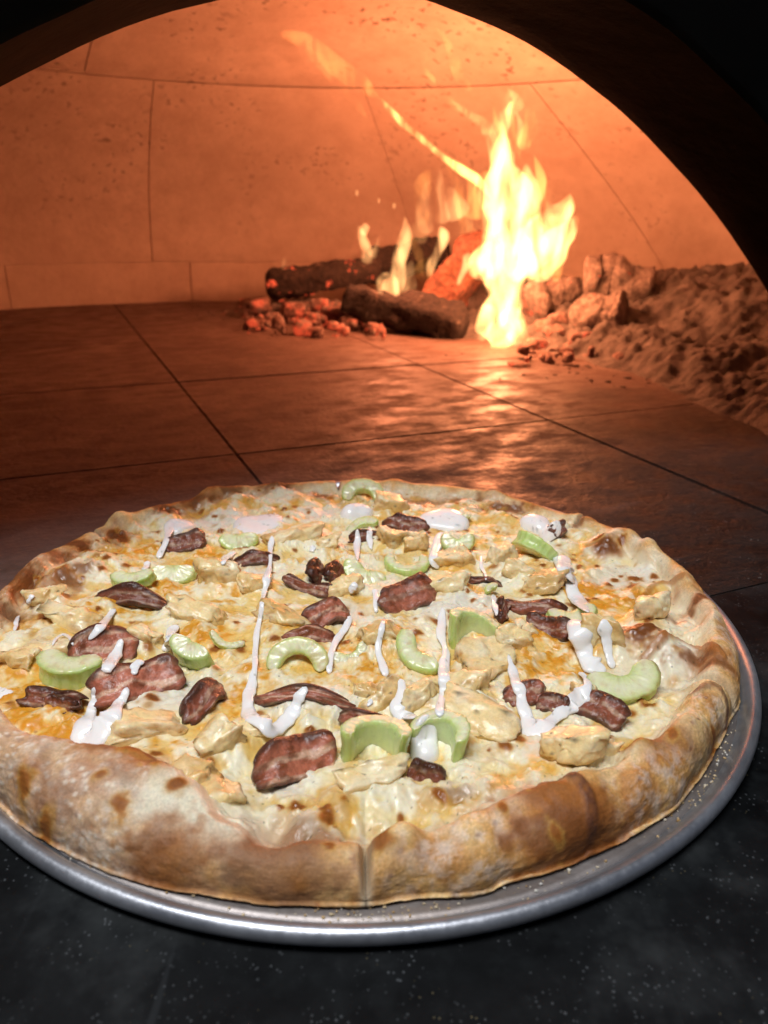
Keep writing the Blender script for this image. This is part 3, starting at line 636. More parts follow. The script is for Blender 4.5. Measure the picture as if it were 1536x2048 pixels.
# bacon: px, py, length px, width px, angle in photo deg, tilt towards camera deg, bend, darkness 0..1, label
BACON = [
 (370, 1082, 80, 46, 8, 40, .5, .75, 'dark crisp bacon lump under a sauce blob at the back left'),
 (258, 1192, 136, 40, -6, 48, .5, .85, 'dark curled bacon strip carrying a celery slice on the left'),
 (512, 1113, 84, 30, 10, 50, .25, .85, 'short dark red bacon strip behind the top of the long sauce streak'),
 (631, 1136, 52, 36, 85, 62, .1, .9, 'left one of two upright dark bacon stubs in the middle'),
 (668, 1142, 50, 34, 70, 55, .15, .85, 'right one of two upright dark bacon stubs in the middle'),
 (618, 1166, 100, 30, -24, 45, .25, .65, 'rolled bacon strip lying in front of the two upright bacon stubs'),
 (820, 1190, 112, 84, 22, 42, .3, .32, 'largest thick red bacon slice standing behind the upright celery'),
 (655, 1222, 80, 52, 20, 38, .35, .1, 'pale pink fatty bacon fold above the reddish bacon in the middle'),
 (618, 1262, 98, 36, 6, 40, .3, .5, 'reddish bacon strip just behind the celery horseshoe in the middle'),
 (205, 1290, 112, 70, 24, 40, .4, .18, 'pink brown bacon under cheese behind the large left celery crescent'),
 (275, 1362, 170, 84, 24, 36, .3, .10, 'big glistening pink bacon slice left of the celery block'),
 (105, 1388, 120, 44, -8, 40, .2, .7, 'dark bacon strip under the large left celery crescent'),
 (120, 1398, 64, 34, -16, 45, .2, .75, 'small dark bacon end poking out below the left celery crescent'),
 (405, 1390, 104, 48, 68, 40, .3, .6, 'stubby bacon roll with a charred front end left of the sauce V'),
 (610, 1384, 176, 30, -4, 45, .45, .35, 'long thin arched bacon strip across the right arm of the sauce V'),
 (742, 1436, 118, 44, -14, 50, .35, .45, 'bacon strip peeking out behind the front celery horseshoe'),
 (592, 1518, 158, 96, 30, 44, .25, .22, 'front bacon slice with one crusty dark edge above the front crust'),
 (852, 1540, 66, 54, -10, 60, .1, .8, 'dark bacon cube under the sauce filled celery'),
 (1103, 1248, 86, 46, -28, 50, .2, .75, 'dark red bacon strip under the edge-on celery slice on the right'),
 (1070, 1210, 112, 34, -8, 45, .3, .6, 'brown bacon strip behind the edge-on celery slice'),
 (1052, 1378, 84, 52, 15, 40, .3, .45, 'bacon piece crossed by the left arm of the sauce U'),
 (1108, 1398, 56, 44, -20, 45, .3, .7, 'small cheesy bacon piece between the arms of the sauce U'),
 (1203, 1412, 96, 66, -34, 46, .3, .65, 'brown crusted bacon slice right of the sauce U'),
 (812, 1045, 82, 34, -12, 45, .3, .75, 'bacon strip near the far crust right of the round sauce dome'),
 (1114, 1053, 34, 30, 20, 60, .1, .9, 'tiny dark bacon nub right of the sauce lump at the back right'),
 (1004, 1210, 54, 22, 78, 50, .1, .85, 'thin dark bacon sliver right of the short sauce streak'),
 (972, 1151, 62, 16, -8, 45, .1, .85, 'narrow dark bacon shred under a thin sauce thread'),
 (736, 1064, 74, 24, 6, 55, .2, .85, 'bacon strip under the thin celery piece at the back'),
]
# celery: px, py, width px, length mm, lean towards camera deg, lean right deg, opening turn deg (0 = to camera), arc span deg, wall ratio, lift mm, label
CELERY = [
 (727, 985, 80, 7, 38, 0, 0, 230, .66, 6, 'celery horseshoe standing on the far edge of the crust'),
 (722, 1052, 70, 3.5, 20, -14, 20, 170, .6, 3, 'thin celery slice below the round sauce dome at the back'),
 (478, 1080, 80, 4.5, 30, 14, 200, 175, .95, 4, 'celery slice lying left of the big tan chicken chunk at the back'),
 (347, 1147, 98, 5.0, 32, 6, 190, 165, .95, 4, 'flat leaf shaped celery slice right of the celery on dark bacon'),
 (265, 1158, 88, 6.5, 18, -6, 180, 180, .8, 8, 'celery slice lying on top of dark curled bacon on the left'),
 (915, 1084, 66, 4.5, 48, 0, 180, 240, .95, 9, 'tilted pale celery disc leaning on chicken at the back'),
 (1072, 1096, 96, 9, -30, 40, 150, 160, .7, 5, 'ribbed celery piece under the sauce lump at the back right'),
 (728, 1148, 92, 4.0, 34, 8, 160, 170, .8, 5, 'flat celery slice with a tail behind the largest bacon'),
 (813, 1132, 86, 6.0, 14, 0, 180, 235, .52, 5, 'low celery ring open at the back, behind the largest bacon'),
 (386, 1308, 98, 14, 26, -6, 150, 150, .85, 8, 'chunky celery block standing beside the big pink bacon'),
 (452, 1284, 76, 2.2, 40, 22, 180, 130, .35, 4, 'thin celery sliver leaning off the chunky celery block'),
 (138, 1340, 136, 12, 4, 4, 172, 170, .75, 7, 'large shiny celery crescent on dark bacon at the far left'),
 (596, 1312, 112, 6.0, 48, 0, 0, 215, .56, 6, 'upright celery horseshoe in the middle facing the camera'),
 (702, 1310, 84, 3.2, 34, 8, 210, 200, .7, 3, 'thin translucent celery slice right of the middle horseshoe'),
 (832, 1308, 124, 6.5, 22, -8, 120, 170, .70, 5, 'curved celery piece lying left of the upright celery block'),
 (948, 1256, 98, 14, -2, 0, 0, 215, .48, 9, 'upright ribbed celery block with a brown cut top in the centre right'),
 (1146, 1230, 104, 3.5, 10, -4, 190, 190, .75, 9, 'celery slice seen edge-on over dark red bacon on the right'),
 (1250, 1362, 156, 4.0, 24, -2, 195, 190, .75, 5, 'long flat celery slice at the inner edge of the right crust'),
 (752, 1482, 128, 16, 2, 2, 0, 232, .50, 10, 'tall celery horseshoe at the front opening toward the camera'),
 (882, 1474, 116, 14, 2, 4, -28, 222, .50, 9, 'celery horseshoe holding white sauce next to the front horseshoe'),
 (982, 1178, 34, 4, 25, 0, 40, 150, .8, 4, 'tiny pale celery bit under a thin sauce thread'),
 (928, 1036, 28, 5, 35, 10, 30, 150, .7, 6, 'tiny celery bit at the right end of the long back sauce pool'),
]
M = {}
def food(name, rough, sss=0.2, rad_=(1.0, 0.45, 0.2), scale=0.003, bump=0.25, bs=900, coat=0.0, wet=0.0, spec=0.5, tint=0.14, ts=500):
    m = NT(name); v = m.node('ShaderNodeNewGeometry').outputs['Position']
    n = m.noise(bs, 3, 0.6, v); c = m.attr(); k = m.noise(ts, 4, 0.6, v)
    c = m.mix(1.0, c, m.ramp(k, [(0.25, 1 - tint), (0.75, 1 + tint)]), 'MULTIPLY')
    m.base(c); r = m.ramp(m.noise(180, 4, 0.6, v), [(0.35, max(0.05, rough - wet)), (0.65, min(1.0, rough + wet * 0.7))]); m.to('Roughness', r)
    m.set(Subsurface_Weight=sss, Subsurface_Radius=rad_, Subsurface_Scale=scale, Specular_IOR_Level=spec, Coat_Weight=coat, Coat_Roughness=0.12)
    m.bump(n, bump, 0.0006); return m.m
M_CHEESE = food('melted_cheese', 0.42, 0.22, (1, .6, .3), 0.002, 0.15, 500, 0.04, 0.17, 0.42, 0.08)
M_CRUST = food('baked_crust', 0.66, 0.10, (1, .5, .25), 0.002, 0.28, 1100, 0.0, 0.10, 0.35, 0.2, 900)
M_CHICK = food('cooked_chicken', 0.36, 0.25, (1, .55, .35), 0.003, 0.40, 650, 0.15, 0.12)
M_BACON = food('crisp_bacon', 0.36, 0.05, (1, .3, .2), 0.001, 0.8, 900, 0.10, 0.14, 0.5, 0.35, 420)
M_CEL = food('celery_flesh', 0.34, 0.7, (0.8, 1.0, 0.4), 0.006, 0.15, 500, 0.2, 0.10, 0.5, 0.06)
M_SAUCE = food('ranch_sauce', 0.24, 0.30, (1, .85, .7), 0.002, 0.05, 200, 0.0, 0.06, 0.5, 0.02)

def ang_down(P): return math.asin((CAM[2] - P[2]) / np.linalg.norm(CAM - P))
BVHV = []; BVHF = []; _off = 0
def bvh_add(Vw, Fw):
    global _off
    BVHV.append(np.asarray(Vw, float)); BVHF.extend([[int(i) + _off for i in f] for f in Fw]); _off += len(Vw)
TOP = []                                              # (name, world verts, faces, colours, material, base point, label, cat, group)
def depth_of(P): return float((P - CAM) @ CF)

# ---- chicken
for i, (px, py, w, h, lab, br) in enumerate(CHICKEN):
    r = np.random.default_rng(100 + i); P = at(px, py, 0.014); P[2] = 0; zb = zsurf(P[0], P[1]); P = at(px, py, zb + 0.004); mpp = depth_of(P) / FPX
    Wd_ = w * mpp * 1.08; vd = ang_down(P); hh = h * mpp; Dp = 0.72 * min(Wd_, hh * 1.5); Hh = float(np.clip((hh - Dp * math.sin(vd)) / math.cos(vd), 0.009, 0.024))
    U, Fc, fac, EDGE_ = rough_blob((1, 1, 1), 300 + i, 4, 10, 13, 0.07, 2.6); U = U * np.array((Wd_, Dp, Hh)) * np.array((1.06, 1.0, 1.15))
    U = U + 0.0017 * np.c_[fbm(U, 150, 3, i), fbm(U, 150, 3, i + 50), fbm(U, 150, 3, i + 90)] + 0.0004 * np.c_[fbm(U, 420, 2, i), fbm(U, 420, 2, i + 50), fbm(U, 420, 2, i + 90)] + 0.00022 * fbm(U * np.array((1, 1, .35)), 700, 2, i)[:, None]
    a = r.uniform(-0.5, 0.5); ca, sa = math.cos(a), math.sin(a); U = np.c_[U[:, 0] * ca - U[:, 1] * sa, U[:, 0] * sa + U[:, 1] * ca, U[:, 2] + U[:, 0] * r.uniform(-.25, .25)]
    base = np.array((P[0], P[1], zb + Hh * 0.42)); Vw = U + base
    tone = r.uniform(0, 1, 12); fib = r.normal(0, 1, 3); fib /= np.linalg.norm(fib); ax1 = np.cross(fib, (0.3, .5, .8)); ax1 /= np.linalg.norm(ax1); ax2 = np.cross(fib, ax1); FQ = np.c_[U @ fib * .18, U @ ax1, U @ ax2]
    rid_ = fbm(FQ, 520, 2, i + 60); Vw = Vw + (U / (np.linalg.norm(U, axis=1, keepdims=True) + 1e-9)) * (0.00030 * rid_)[:, None]
    col = np.repeat(np.array((0.88, 0.68, 0.34))[None], len(U), 0); col = mixc(col, (0.90, 0.79, 0.53), sstep(-.2, .5, fbm(U, 130, 3, i) + .3 * rid_) * 0.85)
    seared = np.clip((tone[fac] < br * 0.75) * 0.8 + 0.5 * sstep(0.15, .7, fbm(U, 120, 3, i + 7)) * br, 0, 1)
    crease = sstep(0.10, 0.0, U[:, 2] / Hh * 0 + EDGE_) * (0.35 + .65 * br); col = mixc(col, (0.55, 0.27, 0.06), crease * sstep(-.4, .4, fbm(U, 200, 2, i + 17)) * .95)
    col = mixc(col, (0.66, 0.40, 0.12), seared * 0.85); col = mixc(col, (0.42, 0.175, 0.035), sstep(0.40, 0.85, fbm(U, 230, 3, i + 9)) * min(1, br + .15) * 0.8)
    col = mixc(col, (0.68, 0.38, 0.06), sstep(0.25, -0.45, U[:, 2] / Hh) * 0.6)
    col = mixc(col, (0.07, 0.06, 0.04), (sstep(0.98, 1.04, fbm(U, 600, 2, i + 13))) * .8)
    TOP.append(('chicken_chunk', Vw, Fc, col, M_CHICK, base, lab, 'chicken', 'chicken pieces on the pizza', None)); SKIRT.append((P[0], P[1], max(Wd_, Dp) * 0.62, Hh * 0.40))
# ---- bacon
for i, (px, py, L, Wp, ang, tilt, bend, dk, lab) in enumerate(BACON):
    r = np.random.default_rng(500 + i); P = at(px, py, 0.015); zb = zsurf(P[0], P[1]); P = at(px, py, zb + 0.006); mpp = depth_of(P) / FPX; vd = ang_down(P)
    # direction of the strip lying along the photo angle
    a = rad(ang); fore = math.sin(vd) + 0.25; A = np.array((math.cos(a), math.sin(a) / fore * 0.9, 0)); Lw = 1.08 * L * mpp * np.linalg.norm(A) ; A /= np.linalg.norm(A)
    Bh = np.array((-A[1], A[0], 0)); tl = rad(tilt); B = Bh * math.cos(tl) + np.array((0, 0, 1)) * math.sin(tl); Nn = np.cross(A, B)
    vis = abs(math.sin(vd + tl)) if abs(ang) < 50 else 0.8; Ww = float(np.clip(Wp * mpp / max(0.5, vis), 0.005, 0.022)); nu, nv = 46, 26
    u = np.linspace(-.5, .5, nu); vv = np.linspace(-.5, .5, nv); UU, VV = np.meshgrid(u, vv, indexing='ij'); uf = UU.ravel(); vf = VV.ravel()
    q = np.c_[uf * 3 + i, vf * 2, np.full(len(uf), i * 1.7)]
    edge = (1 + 0.16 * fbm(np.c_[uf * 2.2 + i * 3, np.sign(vf), 0 * uf], 1.0, 2, i)) * (1 - np.abs(2 * uf) ** 7 * 0.42); endw = 1 + 0.12 * fbm(np.c_[np.sign(uf), vf * 2 + i * 5, 0 * uf], 1.0, 2, i + 3)
    wav = Lw * (bend * 0.60 * (0.25 - uf ** 2) + 0.045 * np.sin(uf * 6.5 + i)) + 0.0016 * fbm(q, 0.8, 2, i)
    tk = 0.0027 * (1 + .3 * fbm(q, 2.2, 2, i + 5)) * (1 - sstep(.40, .5, np.maximum(np.abs(uf), np.abs(vf))) * 0.55)
    mid = uf[:, None] * Lw * endw[:, None] * A + vf[:, None] * Ww * edge[:, None] * B + wav[:, None] * (0.75 * np.array((0, 0, 1.)) + 0.35 * Nn)
    fine = 0.00045 * fbm(mid * 1.0 + i, 330, 3, i) * (0.4 + dk)
    topv = mid + Nn * (tk + fine)[:, None]; bot = mid - Nn * tk[:, None]
    U = np.vstack([topv, bot]); g = grid_faces(nu, nv); nb = nu * nv; rim = [k * nv for k in range(nu)] + [(nu - 1) * nv + k for k in range(1, nv)] + [k * nv + nv - 1 for k in range(nu - 2, -1, -1)] + [k for k in range(nv - 2, 0, -1)]
    Fs = g.tolist() + (g[:, ::-1] + nb).tolist() + [[rim[k], rim[k] + nb, rim[(k + 1) % len(rim)] + nb, rim[(k + 1) % len(rim)]] for k in range(len(rim))]
    lift = 0.5 * Ww * math.sin(tl) * 0.55 + 0.0005; base = np.array((P[0], P[1], zb + lift)); Vw = U + base
    st = vf + 0.10 * fbm(np.c_[uf * 2.5, vf * 1.5, np.full(len(uf), i * 2.)], 1.2, 3, i + 20)
    meat = np.array((0.52, 0.165, 0.095)) * (1 - .75 * dk); fat = np.array((0.78, 0.49, 0.33)) * (1 - .62 * dk); chc = np.array((0.050, 0.016, 0.010))
    col = np.repeat(meat[None], len(uf), 0); ph = r.uniform(0, 6)
    col = mixc(col, fat, sstep(0.35, 0.75, np.sin(st * (11 + 5 * r.uniform()) + ph) + 0.5 * fbm(np.c_[uf * 3, vf * 9, 0 * uf + i], 1.2, 2, i + 44)) * 0.88)
    col = mixc(col, (0.20, 0.055, 0.022), sstep(0.0, .6, fbm(q, 2.2, 3, i + 30)) * 0.8)
    col = mixc(col, chc * (1.5 - dk) + 0.02 * dk * np.array((1, .3, .1)), np.clip(sstep(0.25, 0.42, (vf + 0.06 * fbm(q, 3, 2, i + 33)) * np.where(vf > 0, 1.0, -0.72) + 0.10 * dk) * 0.9, 0, 1))
    col = mixc(col, chc * 1.5, sstep(0.42, 0.52, np.abs(uf) + 0.05 * dk) * 0.7)
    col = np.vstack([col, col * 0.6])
    TOP.append(('bacon_piece', Vw, Fs, col, M_BACON, base, lab, 'bacon', 'bacon pieces on the pizza', None)); SKIRT.append((P[0], P[1], max(Lw, Ww) * 0.42, 0.0016))
# ---- celery
def celery(wm, ln, span, wall, seed):
    """C-shaped stalk slice, axis z, opening to -y; returns verts, faces, colours"""
    r = np.random.default_rng(seed); na, nr, nl = 64, 8, 8; sp = rad(span); an = np.linspace(-sp / 2, sp / 2, na) + math.pi / 2
    ro = wm / 2 / (1.0 if span >= 180 else math.sin(sp / 2)); ell = r.uniform(0.78, 0.95)
    V = []; 
    fr = np.linspace(0, 1, nr)                       # 0 inner .. 1 outer
    endr = np.sqrt(np.clip(1 - (np.abs(np.linspace(-1, 1, na)) ** 9), 0.02, 1))
    rib = 0.006 * np.cos(an * 23 + seed) + 0.012 * fbm(np.c_[an * 2, 0 * an, 0 * an], 1.5, 2, seed)
    for k in range(nl):
        zz = (k / (nl - 1) - .5) * ln; twist = 1 + 0.03 * math.sin(k * .9 + seed)
        for j in range(nr):
            inner = 1 - wall; mid = 1 - wall / 2; q = mid + (fr[j] - .5) * wall * endr * (0.85 + 0.15 * np.sin(an))
            rr = ro * q * twist * (1 + rib * fr[j] ** 3)
            x = rr * np.cos(an); y = rr * np.sin(an) * ell
            zcap = 0
            if k in (0, nl - 1): zcap = 0.00022 * fbm(np.c_[x, y, 0 * x], 900, 2, seed + k) + (0.0005 if k else -0.0005) * (-(2 * fr[j] - 1) ** 6)
            V.append(np.c_[x, y, np.full(na, zz) + zcap])
    V = np.concatenate(V); y0 = V[:, 1].mean(); V[:, 1] -= y0; V[:, 2] *= 1 + (V[:, 0] * r.normal(0, .35) + V[:, 1] * r.normal(0, .35)) / wm; V[:, :2] *= (1 + 0.05 * fbm(V, 60, 2, seed))[:, None]; V = V + 0.00025 * np.c_[fbm(V, 300, 2, seed), fbm(V, 300, 2, seed + 1), fbm(V, 300, 2, seed + 2)]
    idx = lambda k, j, a: (k * nr + j) * na + a
    Fs = []
    for a in range(na - 1):
        for k in range(nl - 1):
            Fs.append((idx(k, nr - 1, a + 1), idx(k, nr - 1, a), idx(k + 1, nr - 1, a), idx(k + 1, nr - 1, a + 1)))
            Fs.append((idx(k, 0, a), idx(k, 0, a + 1), idx(k + 1, 0, a + 1), idx(k + 1, 0, a)))
        for j in range(nr - 1):
            Fs.append((idx(nl - 1, j, a), idx(nl - 1, j, a + 1), idx(nl - 1, j + 1, a + 1), idx(nl - 1, j + 1, a)))
            Fs.append((idx(0, j, a + 1), idx(0, j, a), idx(0, j + 1, a), idx(0, j + 1, a + 1)))
    for a, s in ((0, 1), (na - 1, -1)):
        for k in range(nl - 1):
            for j in range(nr - 1):
                f = (idx(k, j, a), idx(k + 1, j, a), idx(k + 1, j + 1, a), idx(k, j + 1, a)); Fs.append(f if s > 0 else f[::-1])
    K_ = np.repeat(np.arange(nl), nr * na); J_ = np.tile(np.repeat(np.arange(nr), na), nl) / (nr - 1); A_ = np.tile(an, nl * nr)
    cap = (K_ == nl - 1) | (K_ == 0)
    col = np.repeat(np.array((0.57, 0.70, 0.27))[None], len(V), 0)
    col = mixc(col, (0.45, 0.60, 0.16), sstep(.2, .8, np.cos(A_ * 23 + seed)) * (J_ > .9) * .7); col = mixc(col, (0.70, 0.79, 0.44), (J_ < 0.1) * 0.7)
    cc = np.repeat(np.array((0.72, 0.75, 0.42))[None], len(V), 0); cc = mixc(cc, (0.78, 0.78, 0.54), sstep(.2, .5, J_) * (1 - sstep(.6, .85, J_)) * .8); cc = mixc(cc, (0.44, 0.58, 0.15), sstep(.78, 1.0, J_) * .85); cc = mixc(cc, (0.45, 0.60, 0.16), sstep(.25, .0, J_) * .7)
    cc = mixc(cc, (0.60, 0.46, 0.24), 0.55 * sstep(.1, .8, fbm(V, 260, 3, seed)))
    cc = mixc(cc, (0.78, 0.80, 0.55), (np.cos(A_ * 15 + seed) > .75) * (np.abs(J_ - .72) < .12) * .5)
    col = np.where(cap[:, None], cc, col); return V, Fs, col
def rot(ax, a):
    return np.array(Matrix.Rotation(a, 3, ax))
for i, (px, py, w, ln, lean, leanr, turn, span, wall, lift, lab) in enumerate(CELERY):
    P = at(px, py, 0.014 + lift * 0.0005); zb = zsurf(P[0], P[1]); zc_ = zb + lift * 0.001 * 0.75; P = at(px, py, zc_); mpp = depth_of(P) / FPX
    U, Fs, col = celery(w * mpp * 1.10, ln * 0.00112, span, wall, 40 + i)
    Rm = rot('Y', rad(leanr)) @ rot('X', rad(lean)) @ rot('Z', rad(turn)); Vw = U @ Rm.T + np.array((P[0], P[1], zc_))
    TOP.append(('celery_slice', Vw, Fs, col, M_CEL, np.array((P[0], P[1], zc_)), lab, 'celery', 'celery slices on the pizza', None)); SKIRT.append((P[0], P[1], w * mpp * 0.4, 0.0008))

# ---- cheese rises a little round every topping, then the pizza is built slice by slice
add = np.zeros(len(PIZZA_V))
for x, y, r, h in SKIRT:
    d2 = (xy[:, 0] - x) ** 2 + (xy[:, 1] - y) ** 2; sel = d2 < (3 * r) ** 2; add[sel] += h * np.exp(-(d2[sel] / (r * r)) ** 1.5)
PIZZA_V[:, 2] += np.minimum(add, 0.0085) * (1 - sstep(.2, .5, TT))
PIZZA_NRM = vert_normals(PIZZA_V, F)
pizza = tag(empty('pizza', (PC[0], PC[1], ZB)), 'round chicken, bacon and celery pizza cut into slices on the aluminium pan', 'pizza')
offp = np.array((PC[0], PC[1], ZB)); fi_ = F[:, 0] // NV; fj_ = np.min(F % NV, axis=1)
cut_i = np.sort(np.round((CUTS + 180) / 360 * NTH).astype(int) % NTH)
sl = np.searchsorted(cut_i, np.minimum(F[:, 0] // NV, F[:, 1] // NV), side='right') % len(cut_i)
wrapm = (np.abs(F[:, 0] // NV - F[:, 2] // NV) > 2); sl[wrapm] = 0
CUTJ = NC + int(0.16 * NK)
for k in range(len(cut_i)):
    for nm, sel, mt in (('cheese', fj_ < CUTJ, M_CHEESE), ('crust', fj_ >= CUTJ, M_CRUST)):
        f = F[(sl == k) & sel]; vid, inv = np.unique(f.ravel(), return_inverse=True)
        mesh_np(nm, PIZZA_V[vid] - offp, inv.reshape(-1, 4), mt, pizza, C[vid], True, PIZZA_NRM[vid])
# dough underside so that light cannot pass below
ringb = [(PC[0] + (R_o[i] - .004) * math.cos(thr[i]), PC[1] + (R_o[i] - .004) * math.sin(thr[i]), ZB) for i in range(0, NTH, 6)]
mesh_np('dough_base', np.array(ringb) - offp, [list(range(len(ringb)))[::-1]], M_CRUST, pizza, np.repeat(np.array((.5, .35, .2))[None], len(ringb), 0), False)

sub_t = np.arange(0, NTH, 4); sub_r = np.r_[np.arange(0, NV - 1, 4), NV - 1]
gv = PIZZA_V.reshape(NTH, NV, 3)[np.ix_(sub_t, sub_r)].reshape(-1, 3); bvh_add(gv, grid_faces(len(sub_t), len(sub_r), True)[:, ::-1])
for nm, Vw, Fs, col, mt, base, lab, cat, grp, _ in TOP:
    Fs_ = Fs if isinstance(Fs, np.ndarray) else [list(f) for f in Fs]
    o = mesh_np(nm, Vw - base, Fs_, mt, None, col); o.location = base; tag(o, lab, cat, grp); bvh_add(Vw, Fs)
BVH = BVHTree.FromPolygons([tuple(v) for v in np.concatenate(BVHV)], BVHF)
def hit(px, py):
    d = ray(px, py); d = d / np.linalg.norm(d); h = BVH.ray_cast(Vector(CAM), Vector(d)); 
    return (np.array(h[0]), np.array(h[1])) if h[0] is not None else (at(px, py, 0.013), np.array((0, 0, 1.)))
def down(x, y):
    h = BVH.ray_cast(Vector((x, y, 0.2)), Vector((0, 0, -1))); return h[0][2] if h[0] is not None else 0.012

# ---- sauce: streaks (px, py, width px) and blobs
SAUCE = [
 ([(362, 1048, 30), (340, 1056, 26), (331, 1078, 14), (327, 1098, 12), (320, 1118, 16)], 'white sauce drip running down dark bacon at the back left'),
 ([(468, 1104, 20), (456, 1116, 18), (446, 1130, 10)], 'short white sauce dab left of the dark red bacon strip'),
 ([(294, 1122, 10), (290, 1140, 14)], 'tiny white sauce dab behind the flat leaf shaped celery'),
 ([(545, 1072, 10), (541, 1100, 12), (538, 1130, 9), (532, 1160, 15), (528, 1190, 11), (520, 1225, 12), (517, 1255, 13), (512, 1300, 13), (508, 1335, 12), (503, 1370, 17), (494, 1405, 25), (497, 1430, 28), (524, 1448, 30), (548, 1462, 44), (566, 1450, 44), (584, 1425, 30), (600, 1398, 24), (610, 1374, 16)], 'long white sauce streak ending in a V left of the front bacon'),
 ([(714, 1058, 9), (712, 1085, 15), (714, 1100, 12), (716, 1122, 7)], 'left one of the twin thin sauce drips at the back'),
 ([(741, 1054, 9), (741, 1080, 12), (743, 1100, 7)], 'right one of the twin thin sauce drips at the back'),
 ([(880, 1065, 22), (872, 1095, 20), (866, 1120, 16), (876, 1138, 14)], 'sauce drip hanging from the long back sauce pool'),
 ([(1118, 1112, 44), (1128, 1132, 38), (1138, 1158, 30), (1145, 1185, 32), (1158, 1208, 34), (1172, 1226, 14)], 'wide white sauce ribbon on orange oil at the right'),
 ([(1150, 1240, 30), (1160, 1265, 42), (1165, 1295, 36), (1172, 1318, 34), (1190, 1335, 46), (1212, 1342, 30)], 'left and wider sauce streak on the rough chicken at the right'),
 ([(1206, 1238, 20), (1212, 1262, 23), (1214, 1295, 16), (1222, 1325, 20), (1226, 1338, 14)], 'right and narrower sauce streak on the rough chicken at the right'),
 ([(1160, 1345, 14), (1175, 1368, 22), (1160, 1392, 36), (1145, 1412, 34), (1115, 1432, 22), (1090, 1452, 38), (1072, 1462, 46), (1056, 1438, 34), (1046, 1405, 26), (1036, 1375, 22), (1028, 1345, 18), (1020, 1310, 10)], 'large U of white sauce at the lower right'),
 ([(962, 1112, 7), (966, 1135, 8), (972, 1162, 6)], 'thin sauce thread over the narrow bacon shred'),
 ([(989, 1190, 12), (992, 1212, 13), (994, 1232, 8)], 'short sauce streak left of the thin dark bacon sliver'),
 ([(884, 1215, 12), (883, 1245, 20), (884, 1272, 20), (892, 1300, 12), (884, 1335, 24), (888, 1365, 24), (882, 1400, 18), (878, 1435, 18)], 'sauce streak forking down past the right end of the curved celery'),
 ([(767, 1236, 8), (762, 1262, 11), (756, 1292, 15), (762, 1325, 15), (770, 1354, 18)], 'thin sauce streak between the thin and the curved celery'),
 ([(698, 1232, 18), (688, 1258, 16), (672, 1282, 14), (660, 1310, 12), (656, 1348, 16)], 'sauce streak right of the middle celery horseshoe'),
 ([(750, 1178, 13), (751, 1200, 10), (752, 1226, 9)], 'short sauce streak touching the left side of the largest bacon'),
 ([(800, 1358, 12), (802, 1385, 24), (795, 1412, 32), (800, 1430, 30), (826, 1438, 26)], 'short thick sauce drip behind the two front celery horseshoes'),
 ([(191, 1374, 12), (186, 1400, 15), (184, 1425, 26), (172, 1455, 58), (180, 1474, 84), (205, 1458, 62), (226, 1425, 34), (244, 1398, 24), (252, 1375, 14)], 'big white sauce splat at the lower left'),
 ([(282, 1322, 18), (272, 1334, 18), (266, 1350, 12)], 'small sauce drop on the big pink bacon'),
 ([(-14, 1384, 26), (6, 1390, 28), (28, 1384, 14)], 'sauce dab cut off by the left edge of the picture'),
 ([(243, 1278, 14), (236, 1300, 22), (224, 1328, 34), (212, 1346, 26)], 'sauce smear right of the large left celery crescent'),
 ([(232, 1218, 12), (212, 1242, 16), (190, 1266, 18), (176, 1280, 12)], 'slanting sauce streak behind the pink brown bacon'),
 ([(350, 1250, 24), (342, 1275, 20), (334, 1304, 20)], 'sauce streak behind the chunky celery block'),
 ([(108, 1292, 6), (114, 1278, 7), (126, 1270, 7), (138, 1276, 7), (145, 1292, 6)], 'thin looped sauce thread behind the large left celery crescent'),
 ([(38, 1232, 8), (34, 1246, 9), (28, 1262, 9)], 'small sauce dab near the left rim'),
 ([(64, 1190, 10), (60, 1206, 9)], 'tiny sauce dab left of the round chicken nub'),
 ([(704, 1166, 16), (706, 1182, 14)], 'small sauce drop under the flat tailed celery slice'),
 ([(628, 1092, 16), (622, 1104, 14)], 'small sauce dab behind the left upright bacon stub'),
 ([(740, 1400, 10), (738, 1412, 12)], 'tiny sauce dab on the small glowing chicken cube'),
]
BLOBS = [
 (515, 1047, 48, 26, .0022, 'flat white sauce pool behind the big tan chicken chunk'),
 (712, 1029, 31, 24, .0085, 'round white sauce dome at the back with dark flecks'),
 (888, 1043, 46, 24, .0060, 'long white sauce pool near the far crust'),
 (1072, 1052, 30, 28, .0075, 'white sauce lump behind the ribbed celery'),
 (1098, 1068, 24, 14, .0040, 'small sauce lump on top of the ribbed celery'),
 (850, 1502, 32, 24, .0055, 'white sauce pool inside the front right celery horseshoe'),
 (358, 1056, 28, 13, .0045, 'white sauce cap on the dark bacon at the back left'),
]
